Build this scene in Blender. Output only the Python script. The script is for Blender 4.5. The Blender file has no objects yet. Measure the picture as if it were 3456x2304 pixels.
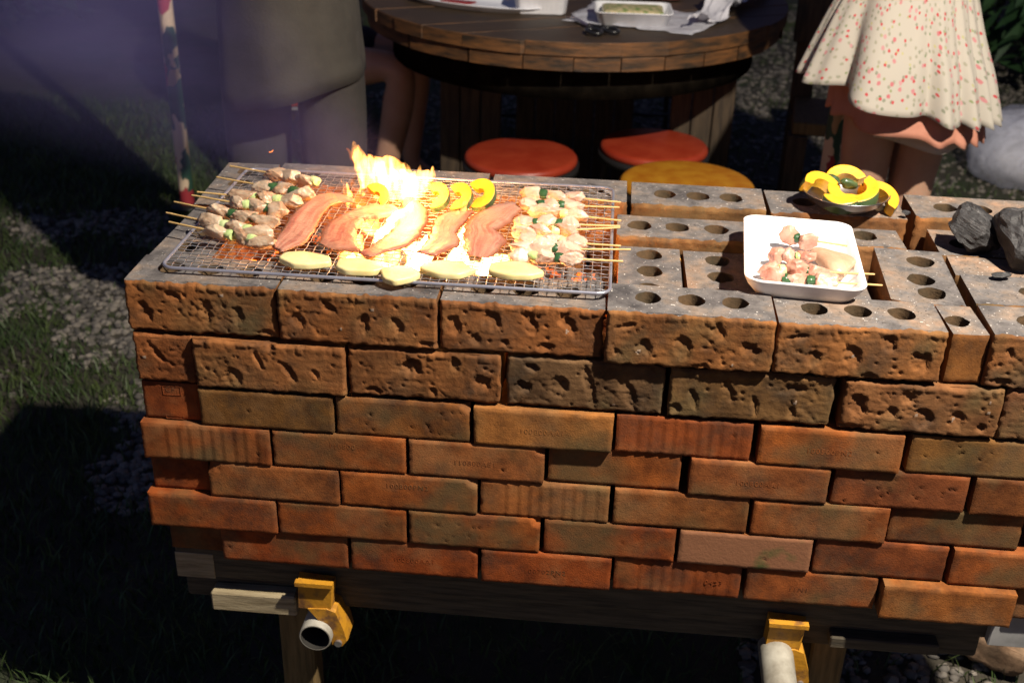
import bpy, bmesh, math, random
import numpy as np
from mathutils import Vector, Matrix
from mathutils.geometry import tessellate_polygon

random.seed(7)
rng = np.random.default_rng(11)
R = math.radians
sc = bpy.context.scene
C = sc.collection
T = 0.85                                   # height of the grill's brick top above the ground

# ------------------------------------------------------------------ camera
CAM = np.array([0.6343, -1.3411, 0.6526 + T])
YAW, PITCH, ROLL, FPX = -0.0771, 0.4827, 0.0271, 3886.58
fw = np.array([math.sin(YAW) * math.cos(PITCH), math.cos(YAW) * math.cos(PITCH), -math.sin(PITCH)])
r0 = np.array([math.cos(YAW), -math.sin(YAW), 0.0]); u0 = np.cross(r0, fw)
rt = math.cos(ROLL) * r0 + math.sin(ROLL) * u0
up = -math.sin(ROLL) * r0 + math.cos(ROLL) * u0
cd = bpy.data.cameras.new('camera'); cam = bpy.data.objects.new('camera', cd); C.objects.link(cam)
cam.matrix_world = Matrix(((rt[0], up[0], -fw[0], CAM[0]), (rt[1], up[1], -fw[1], CAM[1]),
                           (rt[2], up[2], -fw[2], CAM[2]), (0, 0, 0, 1)))
cd.sensor_width = 22.2; cd.lens = FPX / 3456 * 22.2
cd.clip_start = 0.05; cd.clip_end = 200
cd.dof.use_dof = True; cd.dof.focus_distance = 1.52; cd.dof.aperture_fstop = 4.0
sc.camera = cam

# ------------------------------------------------------------------ world: last blue of dusk
w = bpy.data.worlds.new('World'); sc.world = w; w.use_nodes = True
nt = w.node_tree; nt.nodes.clear()
sky = nt.nodes.new('ShaderNodeTexSky'); sky.sky_type = 'NISHITA'; sky.sun_disc = False
sky.sun_elevation = R(-2.0); sky.sun_rotation = R(200); sky.ozone_density = 2.5; sky.dust_density = 0.0; sky.air_density = 1.0
bg = nt.nodes.new('ShaderNodeBackground'); bg.inputs['Strength'].default_value = 0.7
wo = nt.nodes.new('ShaderNodeOutputWorld')
nt.links.new(sky.outputs[0], bg.inputs[0]); nt.links.new(bg.outputs[0], wo.inputs[0])

# ------------------------------------------------------------------ the yard lamp that lights the place (night: no sun)
ld = bpy.data.lights.new('yard_lamp', 'POINT'); ld.energy = 560; ld.shadow_soft_size = 0.03; ld.color = (1.0, 0.90, 0.76)
lo = bpy.data.objects.new('yard_lamp', ld); C.objects.link(lo); lo.location = (1.60, -0.60, 1.75 + T)

sc.view_settings.view_transform = 'Standard'; sc.view_settings.look = 'None'
sc.view_settings.exposure = 0.0; sc.view_settings.gamma = 1.0
sc.cycles.use_denoising = True
sc.cycles.max_bounces = 6; sc.cycles.diffuse_bounces = 3; sc.cycles.glossy_bounces = 3
sc.cycles.transmission_bounces = 4; sc.cycles.transparent_max_bounces = 8; sc.cycles.volume_bounces = 0
sc.cycles.volume_step_rate = 2.0; sc.cycles.volume_max_steps = 128
sc.cycles.sample_clamp_indirect = 4.0

# ------------------------------------------------------------------ helpers
def ray(px, py):
    return fw + (px - 1728) / FPX * rt - (py - 1152) / FPX * up
def az(px, py, z):                       # where a line of sight meets the height z above the grill top
    d = ray(px, py); t = (z + T - CAM[2]) / d[2]; return CAM + t * d
def ay(px, py, y):                       # ... or the depth y
    d = ray(px, py); t = (y - CAM[1]) / d[1]; return CAM + t * d

def _h(ix, iy, iz, s):
    n = (ix * 374761393 + iy * 668265263 + iz * 2147483647 + s * 974711) & 0xffffffff
    n = ((n ^ (n >> 13)) * 1274126177) & 0xffffffff
    return ((n ^ (n >> 16)) & 0xffff) / 65535.0
def vn(x, y, z=0.0, s=0):
    x, y, z = np.broadcast_arrays(np.asarray(x, float), np.asarray(y, float), np.asarray(z, float))
    xi, yi, zi = [np.floor(a).astype(np.int64) for a in (x, y, z)]
    f = [a - b for a, b in ((x, xi), (y, yi), (z, zi))]
    f = [a * a * (3 - 2 * a) for a in f]
    o = 0
    for dx in (0, 1):
        for dy in (0, 1):
            for dz in (0, 1):
                wgt = (f[0] if dx else 1 - f[0]) * (f[1] if dy else 1 - f[1]) * (f[2] if dz else 1 - f[2])
                o = o + wgt * _h(xi + dx, yi + dy, zi + dz, s)
    return o
def fbm(x, y, z=0.0, s=0, o=3):
    t = 0; a = 1; n = 0
    for k in range(o):
        t = t + a * vn(np.asarray(x) * 2**k, np.asarray(y) * 2**k, np.asarray(z) * 2**k, s + k); n += a; a *= .5
    return t / n

def tag(o, label=None, cat=None, group=None, kind=None):
    if label: o['label'] = label
    if cat: o['category'] = cat
    if group: o['group'] = group
    if kind: o['kind'] = kind
    return o
def empty(name, loc=(0, 0, 0), rz=0.0, label=None, cat=None, group=None):
    o = bpy.data.objects.new(name, None); C.objects.link(o); o.location = loc; o.rotation_euler = (0, 0, rz)
    o.empty_display_size = .02
    return tag(o, label, cat, group)
def link(name, me, mats, parent=None, loc=None, rot=None):
    for m in (mats if isinstance(mats, (list, tuple)) else [mats]):
        if len(me.materials) < len(mats if isinstance(mats, (list, tuple)) else [mats]): me.materials.append(m)
    o = bpy.data.objects.new(name, me); C.objects.link(o)
    if parent is not None: o.parent = parent
    if loc is not None: o.location = loc
    if rot is not None: o.rotation_euler = rot
    return o

def sharpen(bm):                          # crisp edges wherever a flat face meets another
    for e in bm.edges:
        if any(not f.smooth for f in e.link_faces): e.smooth = False

class MB:
    def __init__(s): s.v = []; s.f = []; s.m = []; s.sm = []
    def add(s, vs, fs, m=0, smooth=False):
        b = len(s.v); s.v.extend([tuple(map(float, p)) for p in vs])
        for f in fs: s.f.append(tuple(b + i for i in f)); s.m.append(m); s.sm.append(smooth)
        return b
    def box(s, x0, x1, y0, y1, z0, z1, m=0):
        s.add([(x0,y0,z0),(x1,y0,z0),(x1,y1,z0),(x0,y1,z0),(x0,y0,z1),(x1,y0,z1),(x1,y1,z1),(x0,y1,z1)],
              [(3,2,1,0),(4,5,6,7),(0,1,5,4),(1,2,6,5),(2,3,7,6),(3,0,4,7)], m)
    def rings(s, rings, m=0, smooth=True, cap=True, closed=False):
        n = len(rings[0]); b = len(s.v); fs = []
        for q in rings: s.v.extend([tuple(map(float, p)) for p in q])
        k = len(rings)
        for i in range(k if closed else k - 1):
            for j in range(n):
                a, c = i * n, ((i + 1) % k) * n
                fs.append((b + a + j, b + a + (j + 1) % n, b + c + (j + 1) % n, b + c + j))
        for f in fs: s.f.append(f); s.m.append(m); s.sm.append(smooth)
        if cap and not closed:
            s.f.append(tuple(b + j for j in range(n))[::-1]); s.m.append(m); s.sm.append(False)
            s.f.append(tuple(b + (k - 1) * n + j for j in range(n))); s.m.append(m); s.sm.append(False)
    def tube(s, pts, rad, n=8, m=0, cap=True, flat=1.0, closed=False):
        pts = [Vector(p) for p in pts]; k = len(pts)
        rad = rad if isinstance(rad, (list, tuple)) else [rad] * k
        rr = []; prev = None
        for i, p in enumerate(pts):
            if closed: d = pts[(i + 1) % k] - pts[i - 1]
            else: d = pts[min(i + 1, k - 1)] - pts[max(i - 1, 0)]
            d.normalize()
            if prev is None:
                a = Vector((0, 0, 1)) if abs(d.z) < .9 else Vector((1, 0, 0))
                x = d.cross(a).normalized()
            else:
                x = (prev - d * prev.dot(d)).normalized()
            prev = x; y = d.cross(x)
            rr.append([p + (x * math.cos(2*math.pi*j/n) + y * math.sin(2*math.pi*j/n) * flat) * rad[i] for j in range(n)])
        s.rings(rr, m, True, cap, closed)
    def lathe(s, prof, n=32, c=(0, 0, 0), m=0, cap=True):
        s.rings([[(c[0] + r*math.cos(2*math.pi*j/n), c[1] + r*math.sin(2*math.pi*j/n), c[2] + z) for j in range(n)] for r, z in prof], m, True, cap)
    def mesh(s, name):
        me = bpy.data.meshes.new(name); me.from_pydata(s.v, [], s.f)
        me.polygons.foreach_set('material_index', s.m); me.polygons.foreach_set('use_smooth', s.sm)
        bm = bmesh.new(); bm.from_mesh(me); sharpen(bm); bm.to_mesh(me); bm.free()
        me.update(); return me
    def build(s, name, mats, parent=None, loc=None, rot=None):
        return link(name, s.mesh(name), mats if isinstance(mats, list) else [mats], parent, loc, rot)

def npmesh(name, V, F, smooth=False):
    me = bpy.data.meshes.new(name); n = F.shape[1]
    me.vertices.add(len(V)); me.vertices.foreach_set('co', V.astype(np.float32).ravel())
    me.loops.add(F.size); me.loops.foreach_set('vertex_index', F.astype(np.int32).ravel())
    me.polygons.add(len(F)); me.polygons.foreach_set('loop_start', np.arange(0, F.size, n, dtype=np.int32))
    me.update(calc_edges=True)
    if smooth: me.polygons.foreach_set('use_smooth', np.ones(len(F), bool))
    return me

def chamfer_box(L, W, H, b=.003, seg=1, jag=0.0, seed=0):
    bm = bmesh.new(); bmesh.ops.create_cube(bm, size=1)
    bmesh.ops.scale(bm, vec=(L, W, H), verts=bm.verts)
    if jag:
        rn = random.Random(seed)
        for v in bm.verts: v.co += Vector((rn.uniform(-jag, jag), rn.uniform(-jag, jag), rn.uniform(-jag, jag)))
    bmesh.ops.bevel(bm, geom=bm.edges[:], offset=b, segments=seg, affect='EDGES')
    me = bpy.data.meshes.new('box'); bm.to_mesh(me); bm.free(); return me
def cbox(name, x0, x1, y0, y1, z0, z1, mat, parent=None, b=.003, jag=0.0, seed=0, rot=None):
    me = chamfer_box(x1 - x0, y1 - y0, z1 - z0, b, 1, jag, seed); me.name = name
    return link(name, me, [mat], parent, ((x0+x1)/2, (y0+y1)/2, (z0+z1)/2), rot)

_ico = {}
def ico(sub):
    if sub not in _ico:
        bm = bmesh.new(); bmesh.ops.create_icosphere(bm, subdivisions=sub, radius=1)
        V = np.array([v.co[:] for v in bm.verts]); F = np.array([[v.index for v in f.verts] for f in bm.faces]); bm.free()
        _ico[sub] = (V, F)
    return _ico[sub]
def lump(name, sx, sy, sz, amp=.25, freq=1.6, sub=3, seed=0, flat_facets=False, smooth=True):
    V, F = ico(sub); d = fbm(V[:,0]*freq + 9.1*seed, V[:,1]*freq + 3.3, V[:,2]*freq + 7.7, seed, 3)
    P = V * (1 + amp * (d - .5) * 2)[:, None]
    if flat_facets:
        rn = np.random.default_rng(seed)
        for _ in range(9):
            n = rn.normal(size=3); n /= np.linalg.norm(n); k = rn.uniform(.55, .85)
            dd = P @ n; P = P - np.where(dd > k, dd - k, 0)[:, None] * n
    return npmesh(name, P * np.array([sx, sy, sz]), F, smooth)

# ------------------------------------------------------------------ materials
def mat(name):
    m = bpy.data.materials.new(name); m.use_nodes = True
    n = m.node_tree.nodes; b = n['Principled BSDF']
    return m, m.node_tree, n, b
def nd(t, kind, **kw):
    n = t.nodes.new(kind)
    for k, v in kw.items():
        if k in n.inputs: n.inputs[k].default_value = v
        else: setattr(n, k, v)
    return n
def ramp(t, src, stops):
    r = t.nodes.new('ShaderNodeValToRGB'); e = r.color_ramp.elements
    while len(e) < len(stops): e.new(.5)
    for el, (p, c) in zip(e, stops):
        el.position = p; el.color = c if len(c) == 4 else (*c, 1)
    t.links.new(src, r.inputs[0]); return r
def mixc(t, fac, a, b, mode='MIX'):
    m = t.nodes.new('ShaderNodeMix'); m.data_type = 'RGBA'; m.blend_type = mode
    for s, v in ((0, fac), (6, a), (7, b)):
        if hasattr(v, 'is_linked') or isinstance(v, bpy.types.NodeSocket): t.links.new(v, m.inputs[s])
        else: m.inputs[s].default_value = v if s == 0 else ((*v, 1) if len(v) == 3 else v)
    return m.outputs[2]
def noise(t, scale, detail=4, rough=.6, coord='Object', dist=0.0, mapscale=None):
    tc = t.nodes.new('ShaderNodeTexCoord'); n = nd(t, 'ShaderNodeTexNoise', Scale=scale, Detail=detail, Roughness=rough, Distortion=dist)
    src = tc.outputs[coord]
    oi = t.nodes.new('ShaderNodeObjectInfo'); va = nd(t, 'ShaderNodeVectorMath', operation='MULTIPLY_ADD')
    cb = t.nodes.new('ShaderNodeCombineXYZ')
    for i in range(3): t.links.new(oi.outputs['Random'], cb.inputs[i])
    t.links.new(cb.outputs[0], va.inputs[0]); va.inputs[1].default_value = (17, 31, 23)
    if mapscale:
        mp = nd(t, 'ShaderNodeMapping'); mp.inputs['Scale'].default_value = mapscale
        t.links.new(src, mp.inputs[0]); src = mp.outputs[0]
    t.links.new(src, va.inputs[2]); t.links.new(va.outputs[0], n.inputs['Vector'])
    return n.outputs['Fac']
def bump(t, b, h, strength=.3, dist=.002):
    n = nd(t, 'ShaderNodeBump', Strength=strength, Distance=dist); t.links.new(h, n.inputs['Height'])
    t.links.new(n.outputs[0], b.inputs['Normal']); return n
def simple(name, c1, c2=None, scale=20, rough=.6, bmp=0.0, bs=None, metal=0.0, coord='Object', mapscale=None, spec=.5, lo=.35, hi=.65, sss=0.0):
    m, t, n, b = mat(name)
    b.inputs['Roughness'].default_value = rough; b.inputs['Metallic'].default_value = metal
    b.inputs['Specular IOR Level'].default_value = spec
    if c2 is None: b.inputs['Base Color'].default_value = (*c1, 1)
    else:
        f = noise(t, scale, coord=coord, mapscale=mapscale)
        r = ramp(t, f, [(lo, c1), (hi, c2)]); t.links.new(r.outputs[0], b.inputs['Base Color'])
    if bmp: bump(t, b, noise(t, bs or scale * 2, mapscale=mapscale), bmp, .003)
    if sss:
        b.inputs['Subsurface Weight'].default_value = sss; b.inputs['Subsurface Scale'].default_value = .004
    return m

def brick_mat(name, stain=.55, soot=.5, pale=.38, fine=.7):
    m, t, n, b = mat(name)
    oi = t.nodes.new('ShaderNodeObjectInfo')
    col = oi.outputs['Color']
    f1 = noise(t, 22, 5, .65); c = mixc(t, ramp(t, f1, [(.36, (0,0,0)), (.64, (1,1,1))]).outputs[0], (.55,.50,.46), (1.3,1.26,1.2))
    col = mixc(t, 1.0, col, c, 'MULTIPLY')
    f2 = noise(t, 9, 4, .6); k = ramp(t, f2, [(.50, (0,0,0)), (.64, (pale,)*3)]); col = mixc(t, k.outputs[0], col, (.27,.15,.065))
    f3 = noise(t, 13, 5, .7); k = ramp(t, f3, [(.48, (0,0,0)), (.66, (soot,)*3)]); col = mixc(t, k.outputs[0], col, (.035,.03,.022))
    f4 = noise(t, 7, 3, .6); k = ramp(t, f4, [(.52, (0,0,0)), (.66, (stain,)*3)]); col = mixc(t, k.outputs[0], col, (.10,.085,.035))
    t.links.new(col, b.inputs['Base Color']); b.inputs['Roughness'].default_value = .85; b.inputs['Specular IOR Level'].default_value = .25
    h = mixc(t, .4, noise(t, 420, 3, .7), noise(t, 110, 4, .6)); bump(t, b, h, fine, .0015)
    return m
M = {}
M['brick'] = brick_mat('fired_brick')
M['rough'] = brick_mat('gouged_brick', stain=.5, soot=.55, pale=.2, fine=.8)
def ash_mat():
    m, t, n, b = mat('ashy_brick_top')
    f = noise(t, 11, 5, .65); c = ramp(t, f, [(.32, (.055,.050,.052)), (.48, (.135,.122,.118)), (.58, (.20,.155,.125)), (.74, (.36,.21,.13))])
    g = noise(t, 60, 4, .7); c2 = mixc(t, ramp(t, g, [(.35, (0,0,0)), (.6, (1,1,1))]).outputs[0], (.75,.75,.75), (1.1,1.1,1.1))
    col = mixc(t, 1.0, c.outputs[0], c2, 'MULTIPLY')
    s = noise(t, 300, 2, .5); k = ramp(t, s, [(.66, (0,0,0)), (.70, (1,1,1))]); col = mixc(t, k.outputs[0], col, (.04,.035,.03))
    s2 = noise(t, 240, 2, .5); k = ramp(t, s2, [(.70, (0,0,0)), (.73, (1,1,1))]); col = mixc(t, k.outputs[0], col, (.6,.56,.52))
    t.links.new(col, b.inputs['Base Color']); b.inputs['Roughness'].default_value = .9; b.inputs['Specular IOR Level'].default_value = .2
    bump(t, b, mixc(t, .5, noise(t, 300, 3, .7), noise(t, 70, 4, .6)), .5, .002)
    return m
M['ash'] = ash_mat()
M['bore'] = simple('dark_brick_bore', (.05,.036,.018), (.12,.068,.03), 30, .9, .4, 200)  # hole walls, darker than the brick faces
M['pebble'] = simple('pale_grit', (.36,.27,.20), (.22,.15,.11), 90, .6)
M['wood_dark'] = simple('old_dark_timber', (.035,.028,.018), (.09,.072,.045), 14, .8, .4, 60, mapscale=(1,12,12))
M['wood_pale'] = simple('pale_timber', (.20,.155,.085), (.38,.31,.19), 14, .75, .3, 60, mapscale=(1,10,10))
M['wood_post'] = simple('post_timber', (.10,.065,.022), (.20,.13,.05), 10, .75, .3, 60, mapscale=(12,12,1))
M['steel'] = simple('bright_steel', (.62,.63,.66), (.5,.5,.52), 60, .28, metal=1.0)
M['wire'] = simple('wire_steel', (.50,.50,.53), (.34,.31,.30), 40, .35, metal=.8)
M['rim'] = simple('rim_steel', (.52,.53,.62), (.42,.42,.50), 30, .28, metal=.72)
M['yellow'] = simple('chipped_yellow_paint', (.50,.23,.012), (.17,.075,.022), 34, .6, .35, 90, lo=.48, hi=.66)
M['pipe'] = simple('dull_white_pipe', (.42,.40,.34), (.22,.20,.16), 25, .6)
M['hollow'] = simple('pipe_bore', (.02,.018,.015), rough=.9)
M['stick'] = simple('bamboo', (.62,.42,.17), (.5,.32,.12), 80, .6)
M['grey_metal'] = simple('grey_angle_iron', (.20,.20,.20), (.30,.30,.30), 20, .5)
M['foam'] = simple('white_foam', (.88,.87,.86), (.84,.83,.82), 60, .55)

# ------------------------------------------------------------------ ground
def ground():
    n = 120; xs = np.linspace(-14, 14, n); ys = np.linspace(-6, 22, n)
    X, Y = np.meshgrid(xs, ys); Z = (fbm(X * .8, Y * .8, 0, 3) - .5) * .03
    V = np.c_[X.ravel(), Y.ravel(), Z.ravel() - .012]
    i = np.arange(n * n).reshape(n, n)
    F = np.c_[i[:-1,:-1].ravel(), i[:-1,1:].ravel(), i[1:,1:].ravel(), i[1:,:-1].ravel()]
    m, t, nn, b = mat('yard_soil')
    c = ramp(t, noise(t, 2.2, 6, .65), [(.35, (.045,.037,.027)), (.5, (.065,.056,.04)), (.62, (.035,.05,.02)), (.75, (.085,.072,.056))])
    t.links.new(c.outputs[0], b.inputs['Base Color']); b.inputs['Roughness'].default_value = .95
    bump(t, b, noise(t, 60, 6, .7), .8, .02)
    o = link('ground', npmesh('ground', V, F, True), [m]); tag(o, kind='structure')
ground()

BL = [(*az(px, py, -T)[:2], r_) for px, py, r_ in ((430,950,.17),(570,1010,.15),(290,990,.15),(500,1110,.14),(160,940,.13),(60,1010,.10),(330,1080,.12),(540,1310,.10),(480,1390,.10),(600,1240,.08),(520,1500,.12),(590,1590,.11),(470,1650,.10),(400,1560,.08),(150,770,.10),(430,735,.12),(520,790,.10))]
def gmask(x, y):                         # where the gravel shows through the grass
    q = fbm(x * 4.5 + 3.1, y * 4.5 + 1.7, 0, 21, 3)
    bl = np.where((x > .95) & (y < 1.0), .55, 0.0)
    for cx_, cy_, r_ in BL: bl = np.maximum(bl, np.exp(-((x - cx_) ** 2 + (y - cy_) ** 2) / (r_ * r_)))
    back = np.where(x > -.3 + .3 * np.sin(y * 3), .30 * np.clip((y - 2.3) * 1.5, 0, 1), 0)
    return .60 * q + .42 * bl + back
def scatter(n, keep, regions):
    P = []
    for (x0, x1, y0, y1, wgt) in regions:
        k = int(n * wgt); p = np.c_[rng.uniform(x0, x1, k), rng.uniform(y0, y1, k)]
        P.append(p[keep(gmask(p[:,0], p[:,1]), rng.random(k))])
    return np.vstack(P)
def gravel():
    P = scatter(42000, lambda g, r: g > .52 + .16 * (r - .5), [(-1.7, .1, .3, 2.7, .45), (-.9, 3.6, 2.0, 6.5, .55), (.9, 1.9, -.1, .9, .10)])
    V0, F0 = ico(1); n = len(P)
    s = rng.uniform(.006, .0145, n)[:, None] * np.array([1.15, .95, .6]) * rng.uniform(.8, 1.2, (n, 3))
    a = rng.uniform(0, 6.28, n); ca, sa = np.cos(a), np.sin(a)
    jit = 1 + .28 * (rng.random((n, len(V0))) - .5)
    V = V0[None] * jit[..., None] * s[:, None, :]
    X = V[..., 0] * ca[:, None] - V[..., 1] * sa[:, None]; Y = V[..., 0] * sa[:, None] + V[..., 1] * ca[:, None]
    zg = (fbm(P[:,0] * .8, P[:,1] * .8, 0, 3) - .5) * .03 - .012
    V = np.stack([X + P[:,0,None], Y + P[:,1,None], V[..., 2] + (zg + s[:,2] * .55)[:, None]], -1)
    F = (F0[None] + (np.arange(n) * len(V0))[:, None, None]).reshape(-1, 3)
    m, t, nn, b = mat('gravel_stone')
    tc = t.nodes.new('ShaderNodeTexCoord'); vo = nd(t, 'ShaderNodeTexVoronoi', Scale=45); t.links.new(tc.outputs['Object'], vo.inputs['Vector'])
    c = ramp(t, vo.outputs['Color'], [(.2, (.075,.068,.06)), (.5, (.14,.125,.108)), (.8, (.24,.21,.175))])
    t.links.new(c.outputs[0], b.inputs['Base Color']); b.inputs['Roughness'].default_value = .85
    o = link('gravel', npmesh('gravel', V.reshape(-1, 3), F, True), [m])
    tag(o, 'loose pale grey gravel showing through the grass', 'gravel', kind='stuff')
gravel()
def grass():
    P = scatter(120000, lambda g, r: (r > np.clip((g - .40) * 4.0, .12, .93)), [(-2.8, .3, -.05, 3.6, .70), (-.9, 3.6, 2.4, 6.5, .30), (.2, 1.9, -.1, .9, .06)])
    n = len(P); a = rng.uniform(0, 6.28, n); h = rng.uniform(.015, .05, n) * (.6 + .9 * fbm(P[:,0] * 3, P[:,1] * 3, 0, 5))
    wd = rng.uniform(.0012, .0026, n); lean = rng.uniform(.2, 1.1, n) * h; b_ = rng.uniform(0, 6.28, n)
    zg = (fbm(P[:,0] * .8, P[:,1] * .8, 0, 3) - .5) * .03 - .014
    dx, dy = np.cos(a) * wd, np.sin(a) * wd; lx, ly = np.cos(b_) * lean, np.sin(b_) * lean
    x, y = P[:,0], P[:,1]
    V = np.stack([np.c_[x - dx, y - dy, zg], np.c_[x + dx, y + dy, zg],
                  np.c_[x + lx * .4 + dx * .8, y + ly * .4 + dy * .8, zg + h * .62], np.c_[x + lx * .4 - dx * .8, y + ly * .4 - dy * .8, zg + h * .62],
                  np.c_[x + lx, y + ly, zg + h]], 1).reshape(-1, 3)
    i = (np.arange(n) * 5)[:, None]
    F = np.vstack([i + np.array([[0,1,2]]), i + np.array([[0,2,3]]), i + np.array([[3,2,4]])])
    m = simple('grass_blade', (.026,.058,.012), (.07,.10,.024), 6, .6)
    o = link('grass', npmesh('grass', V, F), [m]); tag(o, 'short patchy green grass of the yard', 'grass', kind='stuff')
grass()

# ------------------------------------------------------------------ bricks
def brick_mesh(L, W, H, seed, rough=False, gouges=(), holes=(), res=None, ribs=False, hole_r=.0176, pits=0, lip=False, chip=()):
    res = res or (.0022 if rough else .0038)
    nx, nz = max(6, round(L / res)), max(6, round(H / res))
    xs = np.linspace(0, L, nx + 1); zs = np.linspace(0, -H, nz + 1)
    X, Z = np.meshgrid(xs, zs)                                   # rows from the top down
    rn = np.random.default_rng(seed)
    ed = np.minimum(np.minimum(X, L - X), np.minimum(-Z, H + Z))
    r = (.0028 if rough else .0015) * (.35 + 1.5 * fbm(X * 80, Z * 80, 0, seed, 3)) * np.where((H + Z) < .012, 1.7 if rough else 1.0, 1.0)
    q = np.clip(r - ed, 0, None) / r
    D = r * (1 - np.sqrt(np.clip(1 - q * q, 0, 1)))
    D = D + (fbm(X * 45, Z * 45, 0, seed + 5, 4) - .5) * (.0011 if rough else .0005)
    white = np.zeros_like(X, bool)
    if rough: D += (vn(X * 330, Z * 330, 0, seed + 9) - .5) * .0006 + (vn(X * 40, Z * 420, 0, seed + 19) - .5) * .0006 + .0013 * np.clip(1 - np.abs(2 * fbm(X * 55, Z * 55, 0, seed + 41, 3) - 1) * 6, 0, 1) * (fbm(X * 22, Z * 22, 0, seed + 43, 2) > .57)
    if ribs:
        ph = (X / L * 11.5 + .2 * seed) % 1.0
        D += np.where((X > .12 * L) & (X < .93 * L), .0013 * ph, 0)
    if lip:                                                       # row of knocked clay scallops along the top edge
        x0 = 0.0; dz = -Z
        while x0 < L:
            cw = rn.uniform(.009, .021); st = rn.choice([.0, .2, .5, .8, 1.0]); hh = rn.uniform(.0035, .0055)
            u = (X - x0) / cw; bell = np.clip(1 - ((u - .5) * 2.05) ** 4, 0, 1) * (u >= 0) * (u < 1)
            D -= .0016 * st * bell * np.clip(1 - ((dz - hh - .001) / hh) ** 2, 0, 1) ** .7
            D += .0004 * bell * st * np.exp(-((dz - 2 * hh - .004) / .0018) ** 2)
            D += .0008 * np.exp(-((X - x0) / .0013) ** 2) * (dz < .011)
            x0 += cw
    for g in gouges:
        u, v, rx, rz, an = g[:5]; dp = (g[5] if len(g) > 5 else 6.6) / 1000
        a = R(an); dx = X - u * L; dz = -Z - v * H
        ex = (dx * math.cos(a) + dz * math.sin(a)) / (rx / 1000); ez = (-dx * math.sin(a) + dz * math.cos(a)) / (rz / 1000)
        q = np.sqrt(ex ** 2 + ez ** 2) + (fbm(X * 160, Z * 160, 0, seed + int(u * 99), 3) - .5) * .75
        k = np.clip((1.05 - q) / .26, 0, 1); k = k * k * (3 - 2 * k)
        fl = .44 + .42 * (.62 * (dx / (rx / 1000)) - .85 * (dz / (rz / 1000))) + .55 * (fbm(X * 170, Z * 170, 0, seed + 31, 2) - .5)
        D += k * dp * np.clip(fl, .06, 1.1)
    for _ in range(pits):
        px, pz = rn.uniform(.01, L - .01), -rn.uniform(.012, H - .006); pr = rn.uniform(.0009, .0026) * (1.0 if rough else .6)
        q = np.hypot(X - px, Z - pz) / pr
        if rough and rn.random() < .14: D -= np.where(q < 1.3, .0014 * np.sqrt(np.clip(1 - (q / 1.3) ** 2, 0, 1)), 0); white |= q < 1.15
        else: D += .0035 * np.clip(1.4 - q, 0, 1)
    for (cu, cv, cr) in chip:                                     # knocked-off corners
        q = np.hypot(X - cu * L, -Z - cv * H) / cr + (fbm(X * 120, Z * 120, 0, seed + 77) - .5) * .8
        D += .011 * np.clip(1.1 - q, 0, 1)
    jz = (fbm(X * 110, 0, 0, seed + 13, 3) - .5) * (.0062 if rough else .0020)
    jx = (fbm(0, Z * 110, 0, seed + 14, 3) - .5) * (.0050 if rough else .0014)
    Zp = Z + jz * np.clip(1 - (-Z) / .008, 0, 1) + jz[:, ::-1] * np.clip(1 - (H + Z) / .008, 0, 1)
    Xp = X + jx * np.clip(1 - X / .008, 0, 1) + jx[::-1] * np.clip(1 - (L - X) / .008, 0, 1)
    V = [tuple(p) for p in np.stack([Xp, D, Zp], -1).reshape(-1, 3)]
    nc = nx + 1; F = []; MI = []; SM = []
    wf = white
    for i in range(nz):
        for j in range(nx):
            a = i * nc + j
            F.append((a, a + nc, a + nc + 1, a + 1)); MI.append(2 if wf[i, j] else 0); SM.append(True)
    bk = len(V); V += [(0, W, 0), (L, W, 0), (L, W, -H), (0, W, -H)]
    left = [i * nc for i in range(nz + 1)]; right = [i * nc + nx for i in range(nz + 1)]; bot = [nz * nc + j for j in range(nc)]
    F.append(tuple([bk, bk + 3] + left[::-1])); F.append(tuple(right + [bk + 2, bk + 1])); F.append(tuple(bot[::-1] + [bk + 3, bk + 2])[::1])
    F.append((bk + 1, bk + 2, bk + 3, bk)); MI += [0] * 4; SM += [False] * 4
    outer = list(range(nc)) + [bk + 1, bk]
    polys = [[Vector((V[i][0], V[i][1], 0)) for i in outer]]; idx = list(outer)
    nh = 22
    for k, (hx, hy) in enumerate(holes):
        ring = []
        for j in range(nh):
            a = -2 * math.pi * j / nh; rr = hole_r * (1 + .10 * (float(vn(math.cos(a) * 2.2 + 5, math.sin(a) * 2.2 + 5, k, seed + 3)) - .5) * 2)
            ring.append((hx + rr * math.cos(a), hy + rr * math.sin(a)))
        b0 = len(V); V += [(x, y, 0.0) for x, y in ring]; V += [(hx + (x - hx) * .93, hy + (y - hy) * .93, -H * .96) for x, y in ring]
        polys.append([Vector((x, y, 0)) for x, y in ring]); idx += list(range(b0, b0 + nh))
        for j in range(nh):
            j2 = (j + 1) % nh
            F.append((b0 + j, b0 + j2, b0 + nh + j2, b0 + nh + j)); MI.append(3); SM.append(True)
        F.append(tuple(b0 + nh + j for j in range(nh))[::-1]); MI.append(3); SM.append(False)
    for tri in tessellate_polygon(polys):
        a, b_, c = (idx[i] for i in tri)
        va, vb, vc = (Vector(V[i]) for i in (a, b_, c))
        if (vb - va).cross(vc - va).z < 0: b_, c = c, b_
        F.append((a, b_, c)); MI.append(1); SM.append(False)
    me = bpy.data.meshes.new('brick'); me.from_pydata(V, [], F)
    me.polygons.foreach_set('material_index', MI); me.polygons.foreach_set('use_smooth', SM); me.update()
    bm = bmesh.new(); bm.from_mesh(me); bmesh.ops.recalc_face_normals(bm, faces=bm.faces); sharpen(bm); bm.to_mesh(me); bm.free()
    return me

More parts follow.
